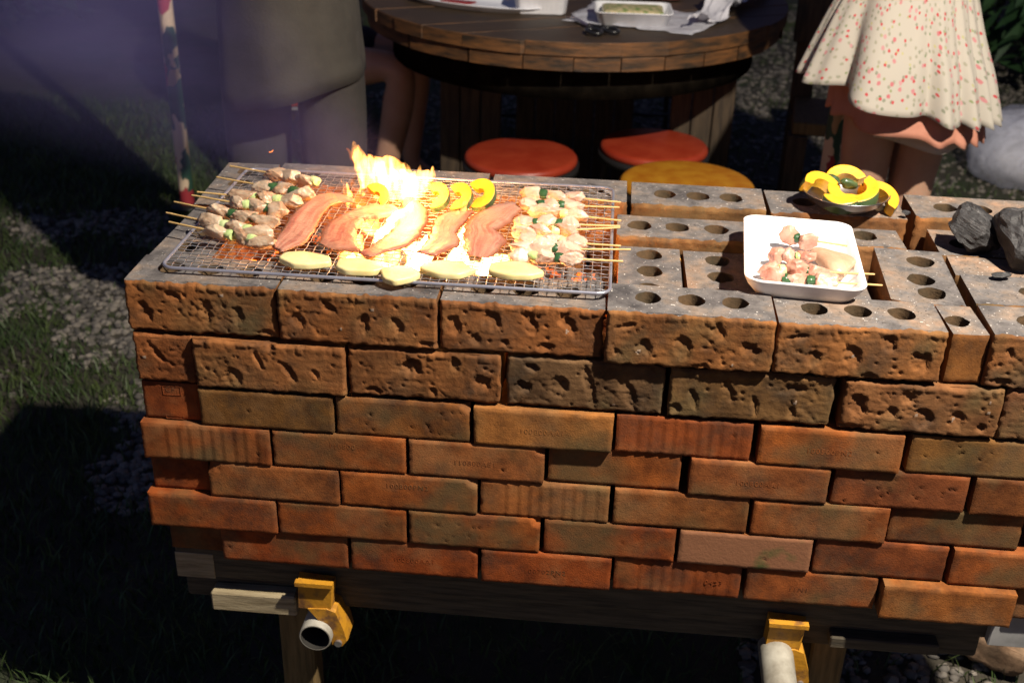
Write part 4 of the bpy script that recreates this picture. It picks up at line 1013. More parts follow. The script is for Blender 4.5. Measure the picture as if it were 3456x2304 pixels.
# sheet of film under the food and hanging toward the edge
def sheet(name, pts, n, m, z0, amp, seed, label, cat, drop=None):
    A = np.array(pts); V = []
    for i in range(n + 1):
        for j in range(n + 1):
            u, v = i / n, j / n; p = (A[0]*(1-u)*(1-v) + A[1]*u*(1-v) + A[2]*u*v + A[3]*(1-u)*v)
            z = z0 + amp * float(fbm(p[0] * 14, p[1] * 14, 0, seed, 3)) ** 2 * 2
            ex = (float(vn(i * .5, j * .5, 0, seed + 3)) - .5) * .02
            V.append((p[0] + ex, p[1] + ex, z))
    F = [(i*(n+1)+j, (i+1)*(n+1)+j, (i+1)*(n+1)+j+1, i*(n+1)+j+1) for i in range(n) for j in range(n)]
    me = bpy.data.meshes.new(name); me.from_pydata(V, [], F); me.polygons.foreach_set('use_smooth', [True] * len(F)); me.update()
    o = link(name, me, [m]); so = o.modifiers.new('thickness', 'SOLIDIFY'); so.thickness = .0006; return tag(o, label, cat)
q = [az(*a, -.06)[:2] for a in ((1905,70),(2335,122),(2470,60),(2000,10))]
sheet('plastic_sheet', q, 26, M['film'], tz + .0008, .006, 41, 'thin crumpled plastic sheet spread under the salad tub', 'sheet')
q = [az(*a, -.06)[:2] for a in ((2320,112),(2430,85),(2620,-20),(2420,-20))]
sheet('plastic_bag', q, 26, film_mat('milky_bag', (.62,.61,.66), .9), tz + .004, .05, 43, 'crumpled milky plastic bag on the shaded side of the table', 'bag')
p_ = az(2190, -8, -.045)
o = slab('meat_pack', [(-.13,-.05),(.12,-.05),(.13,.07),(-.12,.07)], .020, .006, M['redmeat'], None, (p_[0] - .02, p_[1] + .07, tz + .004), (0, 0, R(3)), .006)
tag(o, 'pile of sliced red meat behind the salad tub', 'meat')
# scissors
M['black_plastic'] = simple('black_plastic', (.012,.012,.013), rough=.3)
s0, s1 = az(1905, 62, -.06), az(2055, 132, -.06); ang = math.atan2(s1[1] - s0[1], s1[0] - s0[0])
sci = empty('scissors', ((s0[0]+s1[0])/2 + .01, (s0[1]+s1[1])/2 + .005, tz + .004), ang, 'black-handled kitchen scissors lying at the table edge', 'scissors')
for s_ in (-1, 1):
    mb = MB(); mb.rings([[(-.135, s_*.010 - .001, z), (-.02, -s_*.002 - .010, z), (.0, -s_*.002 - .009, z), (.0, -s_*.002 + .007, z), (-.02, -s_*.002 + .006, z)] for z in (0 + .002*(s_>0), .0016 + .002*(s_>0))], 0, False)
    bl = mb.build('blade', M['steel'], sci)
    mb = MB(); mb.tube([(.075 + .030 * math.cos(R(a)), -s_*.026 + .019 * math.sin(R(a)), .004) for a in range(0, 360, 15)], .0055, 8, closed=True)
    mb.tube([(-.005, s_*.001, .004), (.02, -s_*.005, .004), (.048, -s_*.018, .004)], [.004, .005, .005], 8); mb.build('handle', M['black_plastic'], sci)
mb = MB(); mb.tube([(-.004,0,-.001),(-.004,0,.0075)], .004, 10); mb.build('pivot', M['steel'], sci)

# ------------------------------------------------------------------ stools
M['red_vinyl'] = simple('red_vinyl', (.27,.026,.010), (.33,.042,.016), 14, .38, .15, 200)
M['orange_paint'] = simple('orange_paint', (.34,.115,.007), (.44,.20,.015), 18, .42, .1, 100)
M['black_metal'] = simple('black_metal', (.015,.014,.014), rough=.4)
def stool(x, y, h, r, seat_m, label, seed, pad=.028):
    e = empty('stool', (x, y, 0), random.Random(seed).uniform(0, 1), label, 'stool', 'round stools at the drum table')
    mb = MB(); mb.lathe([(.001, h - pad), (r * .96, h - pad), (r, h - pad * .7), (r, h - pad * .35), (r * .965, h - pad * .08), (r * .9, h), (.001, h + .003)], 56); mb.build('seat', seat_m, e)
    mb = MB(); mb.lathe([(r * .9, h - pad - .022), (r * 1.03, h - pad - .020), (r * 1.035, h - pad + .004), (r * .95, h - pad + .002)], 56, cap=False); mb.build('seat_ring', M['black_metal'], e)
    for k in range(4):
        a = R(90 * k + 20); c, s_ = math.cos(a), math.sin(a)
        mb = MB(); mb.tube([(r*.5*c, r*.5*s_, h - pad - .012), (r*.85*c, r*.85*s_, h - pad - .03), (r*1.0*c, r*1.0*s_, h * .55), (r*1.1*c, r*1.1*s_, 0)], .011, 10); mb.build('leg', M['black_metal'], e)
    mb = MB(); mb.tube([(r*1.04*math.cos(R(a)), r*1.04*math.sin(R(a)), h*.35) for a in range(0, 360, 12)], .007, 8, closed=True); mb.build('foot_ring', M['black_metal'], e)
stool(.393, 1.935, T - .44, .168, M['red_vinyl'], 'red stool half in the table shadow, straight behind the perforated bricks', 1)
stool(.79, 2.10, T - .44, .165, M['red_vinyl'], 'red stool with a slanting shadow edge, between the other red stool and the floral skirt', 2)
stool(.862, 1.60, T - .38, .178, M['orange_paint'], 'orange speckled stool close behind the back row of bricks', 3, .02)
# far-side stools whose bent legs show under the table
stool(.22, 3.35, T - .42, .16, M['red_vinyl'], 'dark stool on the far side of the drum table by the gravel opening', 4)
stool(.80, 3.45, T - .42, .16, M['red_vinyl'], 'dark stool on the far side of the drum table next to the grass', 5)

# ------------------------------------------------------------------ painted poles
def camo_mat():
    m, t, n, b = mat('camouflage_paint')
    tc = t.nodes.new('ShaderNodeTexCoord'); mp = nd(t, 'ShaderNodeMapping'); mp.inputs['Scale'].default_value = (15, 15, 10); mp.inputs['Location'].default_value = (.3, .2, 1.9); t.links.new(tc.outputs['Object'], mp.inputs[0])
    wv = nd(t, 'ShaderNodeTexNoise', Scale=1.5, Detail=2.0); t.links.new(mp.outputs[0], wv.inputs['Vector'])
    vm = nd(t, 'ShaderNodeVectorMath', operation='MULTIPLY_ADD'); t.links.new(wv.outputs['Color'], vm.inputs[0]); vm.inputs[1].default_value = (1.2,1.2,1.2); t.links.new(mp.outputs[0], vm.inputs[2])
    vo = nd(t, 'ShaderNodeTexVoronoi', Scale=1.0); t.links.new(vm.outputs[0], vo.inputs['Vector'])
    r = ramp(t, vo.outputs['Color'], [(.0, (.03,.085,.055)), (.42, (.03,.10,.06)), (.43, (.74,.57,.39)), (.60, (.74,.57,.39)), (.61, (.38,.04,.05)), (.72, (.38,.04,.05)), (.73, (.40,.29,.15))]); r.color_ramp.interpolation = 'CONSTANT'
    t.links.new(r.outputs[0], b.inputs['Base Color']); b.inputs['Roughness'].default_value = .5; return m
M['camo'] = camo_mat()
def pole(x, y, h, label, rz):
    e = empty('painted_pole', (x, y, 0), rz, label, 'pole')
    mb = MB(); mb.tube([(0,0,-.02),(0,0,.8),(0,0,h - .004),(0,0,h)], [.0243,.0243,.0243,.022], 24); mb.build('shaft', M['camo'], e)
    mb = MB(); mb.lathe([(.024,.0),(.06,.0),(.06,.006),(.028,.010)], 24); mb.build('foot', M['black_metal'], e)
pole(-.825, 2.40, 2.6, 'upright pole painted in camouflage patches, standing in the smoke', 0.4)
pole(1.262, 1.78, 2.6, 'shaded camouflage pole behind the floral skirt', 1.2)
# wooden bench behind the pole
bn = empty('wooden_chair', (1.36, 2.30, 0), R(-8), 'rough dark wooden chair behind the floral skirt', 'chair')
cbox('seat', -.13, .13, -.14, .16, .435, .475, M['wood_post'], bn, .004)
for x in (-.11, .11):
    for y in (-.12, .12): cbox('leg', x - .03, x + .03, y - .03, y + .03, 0, .434, M['stave'], bn, .003)
for x in (-.11, .11): cbox('back_post', x - .035, x + .035, .162, .215, 0.0, .86, M['stave'], bn, .003)
cbox('backrest', -.16, .15, .120, .161, .66, .80, M['stave'], bn, .003)

# ------------------------------------------------------------------ people
def skinned(name, J, E_, m, parent=None, root=0, sub=2, smooth_=1.0):
    names = list(J); ix = {k: i for i, k in enumerate(names)}
    me = bpy.data.meshes.new('sk'); me.from_pydata([J[k][0] for k in names], [(ix[a], ix[b_]) for a, b_ in E_], [])
    o = bpy.data.objects.new('sktmp', me); C.objects.link(o); o.modifiers.new('s', 'SKIN'); u_ = o.modifiers.new('u', 'SUBSURF'); u_.levels = sub; u_.render_levels = sub
    for v, k in zip(me.skin_vertices[0].data, names):
        r_ = J[k][1]; v.radius = r_ if isinstance(r_, tuple) else (r_, r_)
    me.skin_vertices[0].data[root].use_root = True
    dg = bpy.context.evaluated_depsgraph_get(); me2 = bpy.data.meshes.new_from_object(o.evaluated_get(dg)); bpy.data.objects.remove(o)
    me2.polygons.foreach_set('use_smooth', [True] * len(me2.polygons)); me2.name = name
    return link(name, me2, [m], parent)
def add_hand(J, E_, wr, side, d, dn, key):
    """wrist joint wr, pointing along d, palm normal dn"""
    d, dn = Vector(d).normalized(), Vector(dn).normalized(); s_ = d.cross(dn) * side; w0 = Vector(J[wr][0])
    J[key + 'palm'] = (tuple(w0 + d * .055), (.032, .016)); E_.append((wr, key + 'palm'))
    for i, (o_, ln) in enumerate(((-.028,.066),(-.010,.078),(.009,.074),(.026,.058))):
        a = w0 + d * .088 + s_ * o_; b_ = a + d * ln * .5 - dn * .006; c = b_ + d * ln * .42 - dn * .020
        for n_, p_, r_ in (('a', a, .0095), ('b', b_, .0085), ('c', c, .0072)): J[f'{key}{i}{n_}'] = (tuple(p_), r_)
        E_ += [(key + 'palm', f'{key}{i}a'), (f'{key}{i}a', f'{key}{i}b'), (f'{key}{i}b', f'{key}{i}c')]
    a = w0 + d * .040 - s_ * .034; b_ = a + d * .030 - s_ * .018 - dn * .008
    J[key + 'ta'] = (tuple(a), .011); J[key + 'tb'] = (tuple(b_), .0085); E_ += [(key + 'palm', key + 'ta'), (key + 'ta', key + 'tb')]
def figure(base, h, pose, face=-90):
    """joint table for a standing adult, offsets in metres scaled to height h, x right, y forward"""
    k = h / 1.70; f = R(face); ux, uy = Vector((math.sin(f), -math.cos(f), 0)), Vector((math.cos(f), math.sin(f), 0))
    P = {'pelvis': ((0,0,.93), (.135,.10)), 'waist': ((0,.01,1.08), (.115,.085)), 'chest': ((0,.0,1.26), (.135,.10)), 'neck0': ((0,-.01,1.42), (.06,.055)), 'neck': ((0,.0,1.48), .05),
         'jaw': ((0,.035,1.545), (.055,.06)), 'head': ((0,.012,1.60), (.072,.085)), 'crown': ((0,.0,1.655), (.06,.07)), 'nose': ((0,.108,1.575), .010),
         'hipl': ((-.09,0,.88), .088), 'hipr': ((.09,0,.88), .088), 'kneel': ((-.095,.015,.49), .055), 'kneer': ((.095,.015,.49), .055),
         'calfl': ((-.095,-.015,.34), .052), 'calfr': ((.095,-.015,.34), .052), 'anklel': ((-.095,-.02,.09), .035), 'ankler': ((.095,-.02,.09), .035),
         'footl': ((-.105,.05,.035), .036), 'footr': ((.105,.05,.035), .036), 'toel': ((-.115,.14,.025), .026), 'toer': ((.115,.14,.025), .026),
         'shl': ((-.17,0,1.37), .052), 'shr': ((.17,0,1.37), .052), 'ell': ((-.215,.02,1.09), .040), 'elr': ((.215,.02,1.09), .040), 'wrl': ((-.20,.16,.93), .027), 'wrr': ((.20,.16,.93), .027)}
    P.update(pose); B = Vector(base)
    J = {n_: (tuple(B + (ux * p_[0] + uy * p_[1] + Vector((0,0,1)) * p_[2]) * k), (tuple(q * k for q in r_) if isinstance(r_, tuple) else r_ * k)) for n_, (p_, r_) in P.items()}
    E_ = [('pelvis','waist'),('waist','chest'),('chest','neck0'),('neck0','neck'),('neck','jaw'),('jaw','head'),('head','crown'),('jaw','nose'),('pelvis','hipl'),('pelvis','hipr'),('hipl','kneel'),('hipr','kneer'),
          ('kneel','calfl'),('kneer','calfr'),('calfl','anklel'),('calfr','ankler'),('anklel','footl'),('ankler','footr'),('footl','toel'),('footr','toer'),('chest','shl'),('chest','shr'),('shl','ell'),('shr','elr'),('ell','wrl'),('elr','wrr')]
    for s_, w_, e_ in ((1, 'wrl', 'ell'), (-1, 'wrr', 'elr')):
        d = Vector(J[w_][0]) - Vector(J[e_][0]); add_hand(J, E_, w_, s_, d, Vector((0,0,1)) if abs(d.normalized().z) < .8 else ux, w_)
    return J, E_, ux, uy
M['skin'] = simple('skin', (.44,.25,.165), (.50,.30,.205), 12, .5, .05, 300, sss=.1)
M['skin_dark'] = simple('skin_in_shade', (.34,.19,.13), (.40,.23,.16), 12, .5, sss=.1)
M['hair'] = simple('dark_hair', (.012,.009,.008), (.03,.02,.015), 90, .45, .5, 200, mapscale=(8,8,1))
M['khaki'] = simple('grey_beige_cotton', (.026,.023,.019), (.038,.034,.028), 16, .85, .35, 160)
M['trouser'] = simple('dull_brown_cotton', (.020,.017,.015), (.03,.026,.022), 14, .9, .35, 120)
M['navy'] = simple('navy_cotton', (.014,.014,.030), (.022,.022,.045), 20, .9, .2, 120)
def loft(name, secs, n, m, parent, fold=.0, k=9, seed=0, cap=False, smooth=True, thick=.002):
    mb = MB(); rr = []
    for (cx_, cy_, cz_, rx_, ry_, tl) in secs:
        ring = []
        for j in range(n):
            a = 2 * math.pi * j / n; q = 1 + fold * math.sin(k * a + seed + cz_ * 9) + fold * .6 * (float(vn(math.cos(a) * 3 + 9, math.sin(a) * 3 + 9, cz_ * 6, seed)) - .5) * 2
            ring.append((cx_ + rx_ * q * math.cos(a), cy_ + ry_ * q * math.sin(a), cz_ + tl * math.cos(a)))
        rr.append(ring)
    mb.rings(rr, cap=cap); o = mb.build(name, m, parent)
    if thick: so = o.modifiers.new('thickness', 'SOLIDIFY'); so.thickness = thick; so.offset = -1
    return o
def hair_cap(J, parent, m, long=0.0):
    h = Vector(J['head'][0]); mb = MB(); V, F = ico(3); P = V * np.array([.094, .108, .098]); keep = P.copy()
    P[:, 2] = np.where(P[:, 2] < -.02 , P[:, 2] * (1 + long), P[:, 2])
    me = npmesh('hair', P * (1 + .05 * (fbm(V[:,0]*4, V[:,1]*4, V[:,2]*4, 5) - .5))[:, None], F, True)
    o = link('hair', me, [m], parent, (h.x, h.y + .022, h.z + .035)); return o
# the man in the grey-beige shirt, standing in the smoke and facing the fire
pm = empty('person', (0, 0, 0), label='person in a loose grey-beige shirt and brown trousers standing in the smoke', cat='person')
J, E_, ux, uy = figure((-.075, 1.20, 0), 1.72, {'wrr': ((.09,.20,1.30), .027), 'elr': ((.215,.03,1.12), .04), 'wrl': ((-.09,.20,1.30), .027), 'ell': ((-.215,.03,1.12), .04)}, face=-100)
skinned('body', J, E_, M['skin'], pm)
loft('shirt', [(-.08,1.20,1.50,.05,.05,0),(-.08,1.20,1.44,.16,.09,0),(-.08,1.20,1.33,.175,.115,.0),(-.08,1.20,1.18,.158,.125,0),(-.078,1.20,1.0,.150,.140,.010),(-.076,1.20,.90,.154,.152,.020),(-.074,1.20,.82,.160,.162,.034),(-.074,1.20,.785,.162,.164,.040)], 72, M['khaki'], pm, .030, 6, 3)
TJ = {k_: (J[k_][0], tuple(q * .82 for q in J[k_][1]) if isinstance(J[k_][1], tuple) else J[k_][1] * s_) for k_, s_ in (('pelvis',1.0),('hipl',1.0),('hipr',1.0),('kneel',1.38),('kneer',1.38),('calfl',1.4),('calfr',1.4),('anklel',1.75),('ankler',1.75))}
skinned('trousers', TJ, [('pelvis','hipl'),('pelvis','hipr'),('hipl','kneel'),('hipr','kneer'),('kneel','calfl'),('kneer','calfr'),('calfl','anklel'),('calfr','ankler')], M['trouser'], pm)
for sd in 'lr':
    a, b_ = Vector(J['sh' + sd][0]), Vector(J['el' + sd][0]); mb = MB()
    mb.tube([a + (a - b_) * .05, a, a.lerp(b_, .5), a.lerp(b_, .95)], [.05, .068, .064, .062], 16, cap=False); mb.build('sleeve', M['khaki'], pm)
hair_cap(J, pm, M['hair'])
# the girl in the floral skirt
def floral_mat():
    m, t, n, b = mat('floral_cotton')
    uv = t.nodes.new('ShaderNodeUVMap')
    def vor(scale, off, rnd=1.0):
        mp = nd(t, 'ShaderNodeMapping'); mp.inputs['Location'].default_value = (off, off * 1.7, 0); t.links.new(uv.outputs[0], mp.inputs[0])
        v = nd(t, 'ShaderNodeTexVoronoi', Scale=scale, Randomness=rnd); v.voronoi_dimensions = '2D'; t.links.new(mp.outputs[0], v.inputs['Vector']); return v
    col = (.40,.365,.31)
    def layer(col, scale, off, rad, c1, c2, thr):
        v = vor(scale, off); nz_ = nd(t, 'ShaderNodeTexNoise', Scale=scale * 5, Detail=2.0); t.links.new(uv.outputs[0], nz_.inputs['Vector'])
        ad = nd(t, 'ShaderNodeMath', operation='MULTIPLY_ADD'); t.links.new(nz_.outputs['Fac'], ad.inputs[0]); ad.inputs[1].default_value = rad * 1.1; t.links.new(v.outputs['Distance'], ad.inputs[2])
        lt = nd(t, 'ShaderNodeMath', operation='LESS_THAN'); t.links.new(ad.outputs[0], lt.inputs[0]); lt.inputs[1].default_value = rad * 1.55
        sp_ = t.nodes.new('ShaderNodeSeparateColor'); t.links.new(v.outputs['Color'], sp_.inputs[0])
        gt = nd(t, 'ShaderNodeMath', operation='GREATER_THAN'); t.links.new(sp_.outputs[0], gt.inputs[0]); gt.inputs[1].default_value = thr
        ml = nd(t, 'ShaderNodeMath', operation='MULTIPLY'); t.links.new(lt.outputs[0], ml.inputs[0]); t.links.new(gt.outputs[0], ml.inputs[1])
        cc = mixc(t, sp_.outputs[1], c1, c2); return mixc(t, ml.outputs[0], col, cc)
    col = layer(col, 56, 3.1, .22, (.20,.21,.15), (.31,.29,.22), .45)
    col = layer(col, 44, 7.7, .14, (.12,.18,.09), (.42,.38,.18), .65)
    col = layer(col, 34, 1.3, .17, (.42,.11,.12), (.45,.24,.24), .62)
    col = layer(col, 36, 5.9, .13, (.40,.03,.035), (.44,.05,.06), .5)
    t.links.new(col, b.inputs['Base Color']); b.inputs['Roughness'].default_value = .85; b.inputs['Sheen Weight'].default_value = .1; return m
M['floral'] = floral_mat()
M['peach'] = simple('peach_lining', (.46,.19,.125), (.52,.235,.16), 20, .8)
M['cream'] = simple('cream_lining', (.60,.54,.46), rough=.8)
pg = empty('person', (1.355, 1.5, 0), label='person in a pleated cream floral skirt standing by the drum table', cat='person')
GX, GY = 1.36, 1.52
J, E_, ux, uy = figure((GX, GY, 0), 1.62, {'hipl': ((-.075,0,.86), .086), 'hipr': ((.075,0,.86), .086), 'kneel': ((-.066,.01,.49), .060), 'kneer': ((.066,.01,.49), .060), 'ell': ((-.22,.05,1.12), .036), 'elr': ((.22,.05,1.12), .036), 'wrl': ((-.12,.24,1.20), .024), 'wrr': ((.12,.24,1.20), .024)}, face=100)
J = {k_: (tuple(Vector(v_[0]) - Vector((1.355, 1.5, 0))), v_[1]) for k_, v_ in J.items()}
skinned('body', J, E_, M['skin'], pg)
def skirt(name, secs, n, k, amp, m, parent, uvs=True, ph=0.0, hem_tilt=0.0, nz_=26):
    S = resample(secs, nz_); V = []; UV = []; L = 0
    for i, (z, r_, ry_, cx_, cy_) in enumerate(S):
        t_ = i / (nz_ - 1)
        for j in range(n):
            a = 2 * math.pi * j / n; w_ = a + .35 * math.sin(a * 2 + 1.0); s_ = math.sin(k * w_ + ph)
            q = 1 + amp * (t_ ** 1.1) * (s_ + .38 * math.sin(2 * k * w_ + 1.1 + ph)) * (.62 + .95 * math.exp(-((a - 4.05) / .75) ** 2))
            zz = z - hem_tilt * math.cos(a) * t_ - .006 * t_ * s_
            V.append((cx_ + r_ * q * math.cos(a), cy_ + ry_ * q * math.sin(a), zz)); UV.append((j / n * 1.75, -z))
    F = [(i*n+j, i*n+(j+1)%n, (i+1)*n+(j+1)%n, (i+1)*n+j) for i in range(nz_ - 1) for j in range(n)]
    me = bpy.data.meshes.new(name); me.from_pydata(V, [], F); me.polygons.foreach_set('use_smooth', [True] * len(F)); me.update()
    ul = me.uv_layers.new(name='UVMap')
    for p_ in me.polygons:
        js = [UV[v_][0] for v_ in p_.vertices]
        for li, vi in zip(p_.loop_indices, p_.vertices):
            u_ = UV[vi][0]
            if max(js) - min(js) > .9 and u_ < .5: u_ += 1.75
            ul.data[li].uv = (u_, UV[vi][1])
    o = link(name, me, [m], parent); so = o.modifiers.new('thickness', 'SOLIDIFY'); so.thickness = .0025; return o
ox, oy = -1.355, -1.5
skirt('skirt', [(1.10,.125,.10,1.335+ox,1.52+oy),(1.02,.142,.125,1.335+ox,1.52+oy),(.93,.175,.16,1.335+ox,1.515+oy),(.85,.205,.195,1.342+ox,1.51+oy),(.757,.232,.225,1.345+ox,1.505+oy)], 420, 15, .10, M['floral'], pg, ph=.6, hem_tilt=.042)
skirt('underskirt', [(1.0,.125,.11,1.34+ox,1.52+oy),(.85,.165,.160,1.355+ox,1.515+oy),(.692,.186,.195,1.372+ox,1.51+oy)], 260, 15, .035, M['peach'], pg, ph=2.0, hem_tilt=.022)
skirt('lining', [(.95,.12,.11,1.36+ox,1.52+oy),(.80,.130,.130,1.385+ox,1.515+oy),(.658,.122,.135,1.405+ox,1.50+oy)], 140, 7, .03, M['cream'], pg, ph=1.0, hem_tilt=.004)
loft('bodice', [(1.335+ox,1.52+oy,1.11,.124,.10,0),(1.34+ox,1.52+oy,1.22,.135,.105,0),(1.345+ox,1.52+oy,1.33,.15,.10,0),(1.35+ox,1.52+oy,1.38,.10,.08,0)], 48, M['cream'], pg, .01, 5, 2)
hair_cap(J, pg, M['hair'], 1.6)
# the one seated at the table in the dark
ps = empty('person', (-.50, 2.62, 0), label='person in dark clothes seated in the shade at the drum table', cat='person')
o3 = Vector((-.50, 2.62, 0))
SJ = {'pelvis': ((0,0,.50), (.135,.11)), 'waist': ((.01,0,.66), (.12,.10)), 'chest': ((.05,-.01,.88), (.14,.105)), 'neck0': ((.08,-.01,1.03), .06), 'neck': ((.095,-.01,1.09), .052), 'jaw': ((.135,-.012,1.155), (.055,.06)), 'head': ((.115,-.012,1.205), (.075,.085)), 'crown': ((.10,-.012,1.26), .06), 'nose': ((.21,-.014,1.18), .010),
      'hipl': ((.06,.10,.49), .088), 'hipr': ((.06,-.11,.49), .088), 'kneel': ((.46,.12,.50), .060), 'kneer': ((.46,-.22,.53), .062), 'calfl': ((.44,.12,.33), .052), 'calfr': ((.435,-.22,.36), .055), 'anklel': ((.42,.12,.09), .036), 'ankler': ((.37,-.22,.09), .036), 'footl': ((.48,.12,.035), .036), 'footr': ((.43,-.225,.035), .036), 'toel': ((.57,.12,.025), .026), 'toer': ((.52,-.235,.025), .026),
      'shl': ((.06,.17,.98), .052), 'shr': ((.06,-.18,.98), .052), 'ell': ((.20,.24,.80), .040), 'elr': ((.22,-.26,.83), .040), 'wrl': ((.42,.14,.79), .027), 'wrr': ((.44,-.22,.80), .027)}
SE = [('pelvis','waist'),('waist','chest'),('chest','neck0'),('neck0','neck'),('neck','jaw'),('jaw','head'),('head','crown'),('jaw','nose'),('pelvis','hipl'),('pelvis','hipr'),('hipl','kneel'),('hipr','kneer'),('kneel','calfl'),('kneer','calfr'),('calfl','anklel'),('calfr','ankler'),('anklel','footl'),('ankler','footr'),('footl','toel'),('footr','toer'),('chest','shl'),('chest','shr'),('shl','ell'),('shr','elr'),('ell','wrl'),('elr','wrr')]
for s_, w_, e_ in ((1, 'wrl', 'ell'), (-1, 'wrr', 'elr')):
    d = Vector(SJ[w_][0]) - Vector(SJ[e_][0]); add_hand(SJ, SE, w_, s_, d, (0, 0, 1), w_)
skinned('body', SJ, SE, M['skin'], ps)
skinned('shorts', {k_: (SJ[k_][0], tuple(q * 1.12 for q in SJ[k_][1]) if isinstance(SJ[k_][1], tuple) else SJ[k_][1] * 1.2) for k_ in ('pelvis','hipl','hipr')} | {'tl': ((.34,.115,.505), .09), 'tr': ((.30,-.19,.52), .09)}, [('pelvis','hipl'),('pelvis','hipr'),('hipl','tl'),('hipr','tr')], M['navy'], ps)
skinned('shirt', {'pelvis': (SJ['pelvis'][0], (.15,.125)), 'waist': (SJ['waist'][0], (.138,.118)), 'chest': (SJ['chest'][0], (.155,.12)), 'neck0': (SJ['neck0'][0], .065), 'shl': (SJ['shl'][0], .066), 'shr': (SJ['shr'][0], .066), 'ell': (SJ['ell'][0], .055), 'elr': (SJ['elr'][0], .055)}, [('pelvis','waist'),('waist','chest'),('chest','neck0'),('chest','shl'),('chest','shr'),('shl','ell'),('shr','elr')], M['navy'], ps)
hair_cap({'head': SJ['head']}, ps, M['hair'])
stool(-.50, 2.62, .385, .17, M['red_vinyl'], 'stool under the seated person in dark clothes', 8)

# ------------------------------------------------------------------ plastic bag on the gravel, planting
p_ = az(3400, 640, -T)
mb = MB(); rr = []
for i in range(14):
    t_ = i / 13; r_ = .26 * math.sin(math.pi * min(1, .22 + .74 * t_)) ** .7 * (1 if t_ < .9 else .35)
    rr.append([(r_ * math.cos(6.2832*j/40) * (1 + .22 * (float(fbm(math.cos(6.2832*j/40)*2+5, math.sin(6.2832*j/40)*2+5, t_*4, 71)) - .5) * 2),
                r_ * math.sin(6.2832*j/40) * (1 + .22 * (float(fbm(math.cos(6.2832*j/40)*2+5, math.sin(6.2832*j/40)*2+5, t_*4, 72)) - .5) * 2), .30 * t_ + .02 * float(vn(j*.4, t_*5, 0, 7))) for j in range(40)])
mb.rings(rr); o = mb.build('refuse_bag', M['bagfilm'], None, (p_[0] + .12, p_[1] + .16, -.012)); tag(o, 'full clear plastic bag slumped on the gravel', 'bag')
bpos = Vector((p_[0] + .12, p_[1] + .16, 0))
o = link('crumpled_paper', lump('crumpled_paper', .17, .17, .11, .3, 2.5, 3, 75, True, False), [simple('crumpled_paper', (.55,.54,.55), rough=.8)], None, (bpos.x, bpos.y, .10)); tag(o, 'crumpled pale rubbish inside the clear bag', 'rubbish')

def leaf_bush(name, x, y, n, rx, ry, h, ll, lw, cols, label, seed, droop=.5, trunk=True):
    rn = np.random.default_rng(seed); e = empty(name, (x, y, 0), 0, label, 'bush')
    a = rn.uniform(0, 2*np.pi, n); q = np.sqrt(rn.random(n)); zz = rn.uniform(.05, 1, n) ** .8
    prof = np.sin(np.clip(zz * .9 + .12, 0, 1) * np.pi) ** .6
    lob = 1 + .35 * (fbm(np.cos(a) * 2 + 5, np.sin(a) * 2 + 5, zz * 3, seed) - .5) * 2
    P = np.c_[rx * q * prof * lob * np.cos(a), ry * q * prof * lob * np.sin(a), h * zz]
    d = np.c_[np.cos(a + rn.normal(0, .6, n)), np.sin(a + rn.normal(0, .6, n)), rn.normal(.25, .5, n) - droop]; d /= np.linalg.norm(d, axis=1)[:, None]
    sd = np.cross(d, np.c_[rn.normal(0, .3, n), rn.normal(0, .3, n), np.ones(n)]); sd /= np.linalg.norm(sd, axis=1)[:, None] + 1e-9
    nm = np.cross(sd, d); L = ll * rn.uniform(.6, 1.2, n)[:, None]; Wd = lw * rn.uniform(.7, 1.2, n)[:, None]
    V = np.stack([P, P + d*L*.35 + sd*Wd*.5 + nm*L*.04, P + d*L*.35 - sd*Wd*.5 + nm*L*.04, P + d*L*.7 + sd*Wd*.35, P + d*L*.7 - sd*Wd*.35, P + d*L - nm*L*.08], 1).reshape(-1, 3)
    i = (np.arange(n) * 6)[:, None]; F = np.vstack([i + np.array([t]) for t in ([0,1,2],[1,3,4],[1,4,2],[3,5,4])])
    tag(link('foliage', npmesh('foliage', V, F, True), [simple(name + '_leaf', *cols, 5, .5)], e), kind='stuff')
    mb = MB()
    for k in range(5):
        an = k * 1.3 + seed; mb.tube([(.02*math.cos(an), .02*math.sin(an), -.02), (rx*.25*math.cos(an), ry*.25*math.sin(an), h*.4), (rx*.5*math.cos(an), ry*.5*math.sin(an), h*.8)], [.016,.011,.004], 6)
        mb.build('stem', M['wood_post'], e); mb = MB()
G1 = ((.012,.035,.012), (.035,.085,.030)); G2 = ((.02,.04,.012), (.05,.08,.022))
leaf_bush('broadleaf_shrub', 2.95, 4.7, 1500, .75, .6, 1.5, .26, .055, G1, 'dark strap-leaved shrub behind the floral skirt', 5)
leaf_bush('broadleaf_shrub', 3.7, 5.8, 1300, .9, .7, 1.7, .28, .07, G1, 'tall dark shrub in the deep shade beyond the clear bag', 6)
leaf_bush('hedge_bush', -2.75, 4.6, 3200, .8, .7, 1.5, .07, .035, G2, 'small-leaved bush fading into the smoke beyond the lawn', 7)
leaf_bush('hedge_bush', -3.3, 6.4, 3000, 1.2, .7, 1.6, .08, .04, G2, 'wide dim bush at the back of the yard', 8)

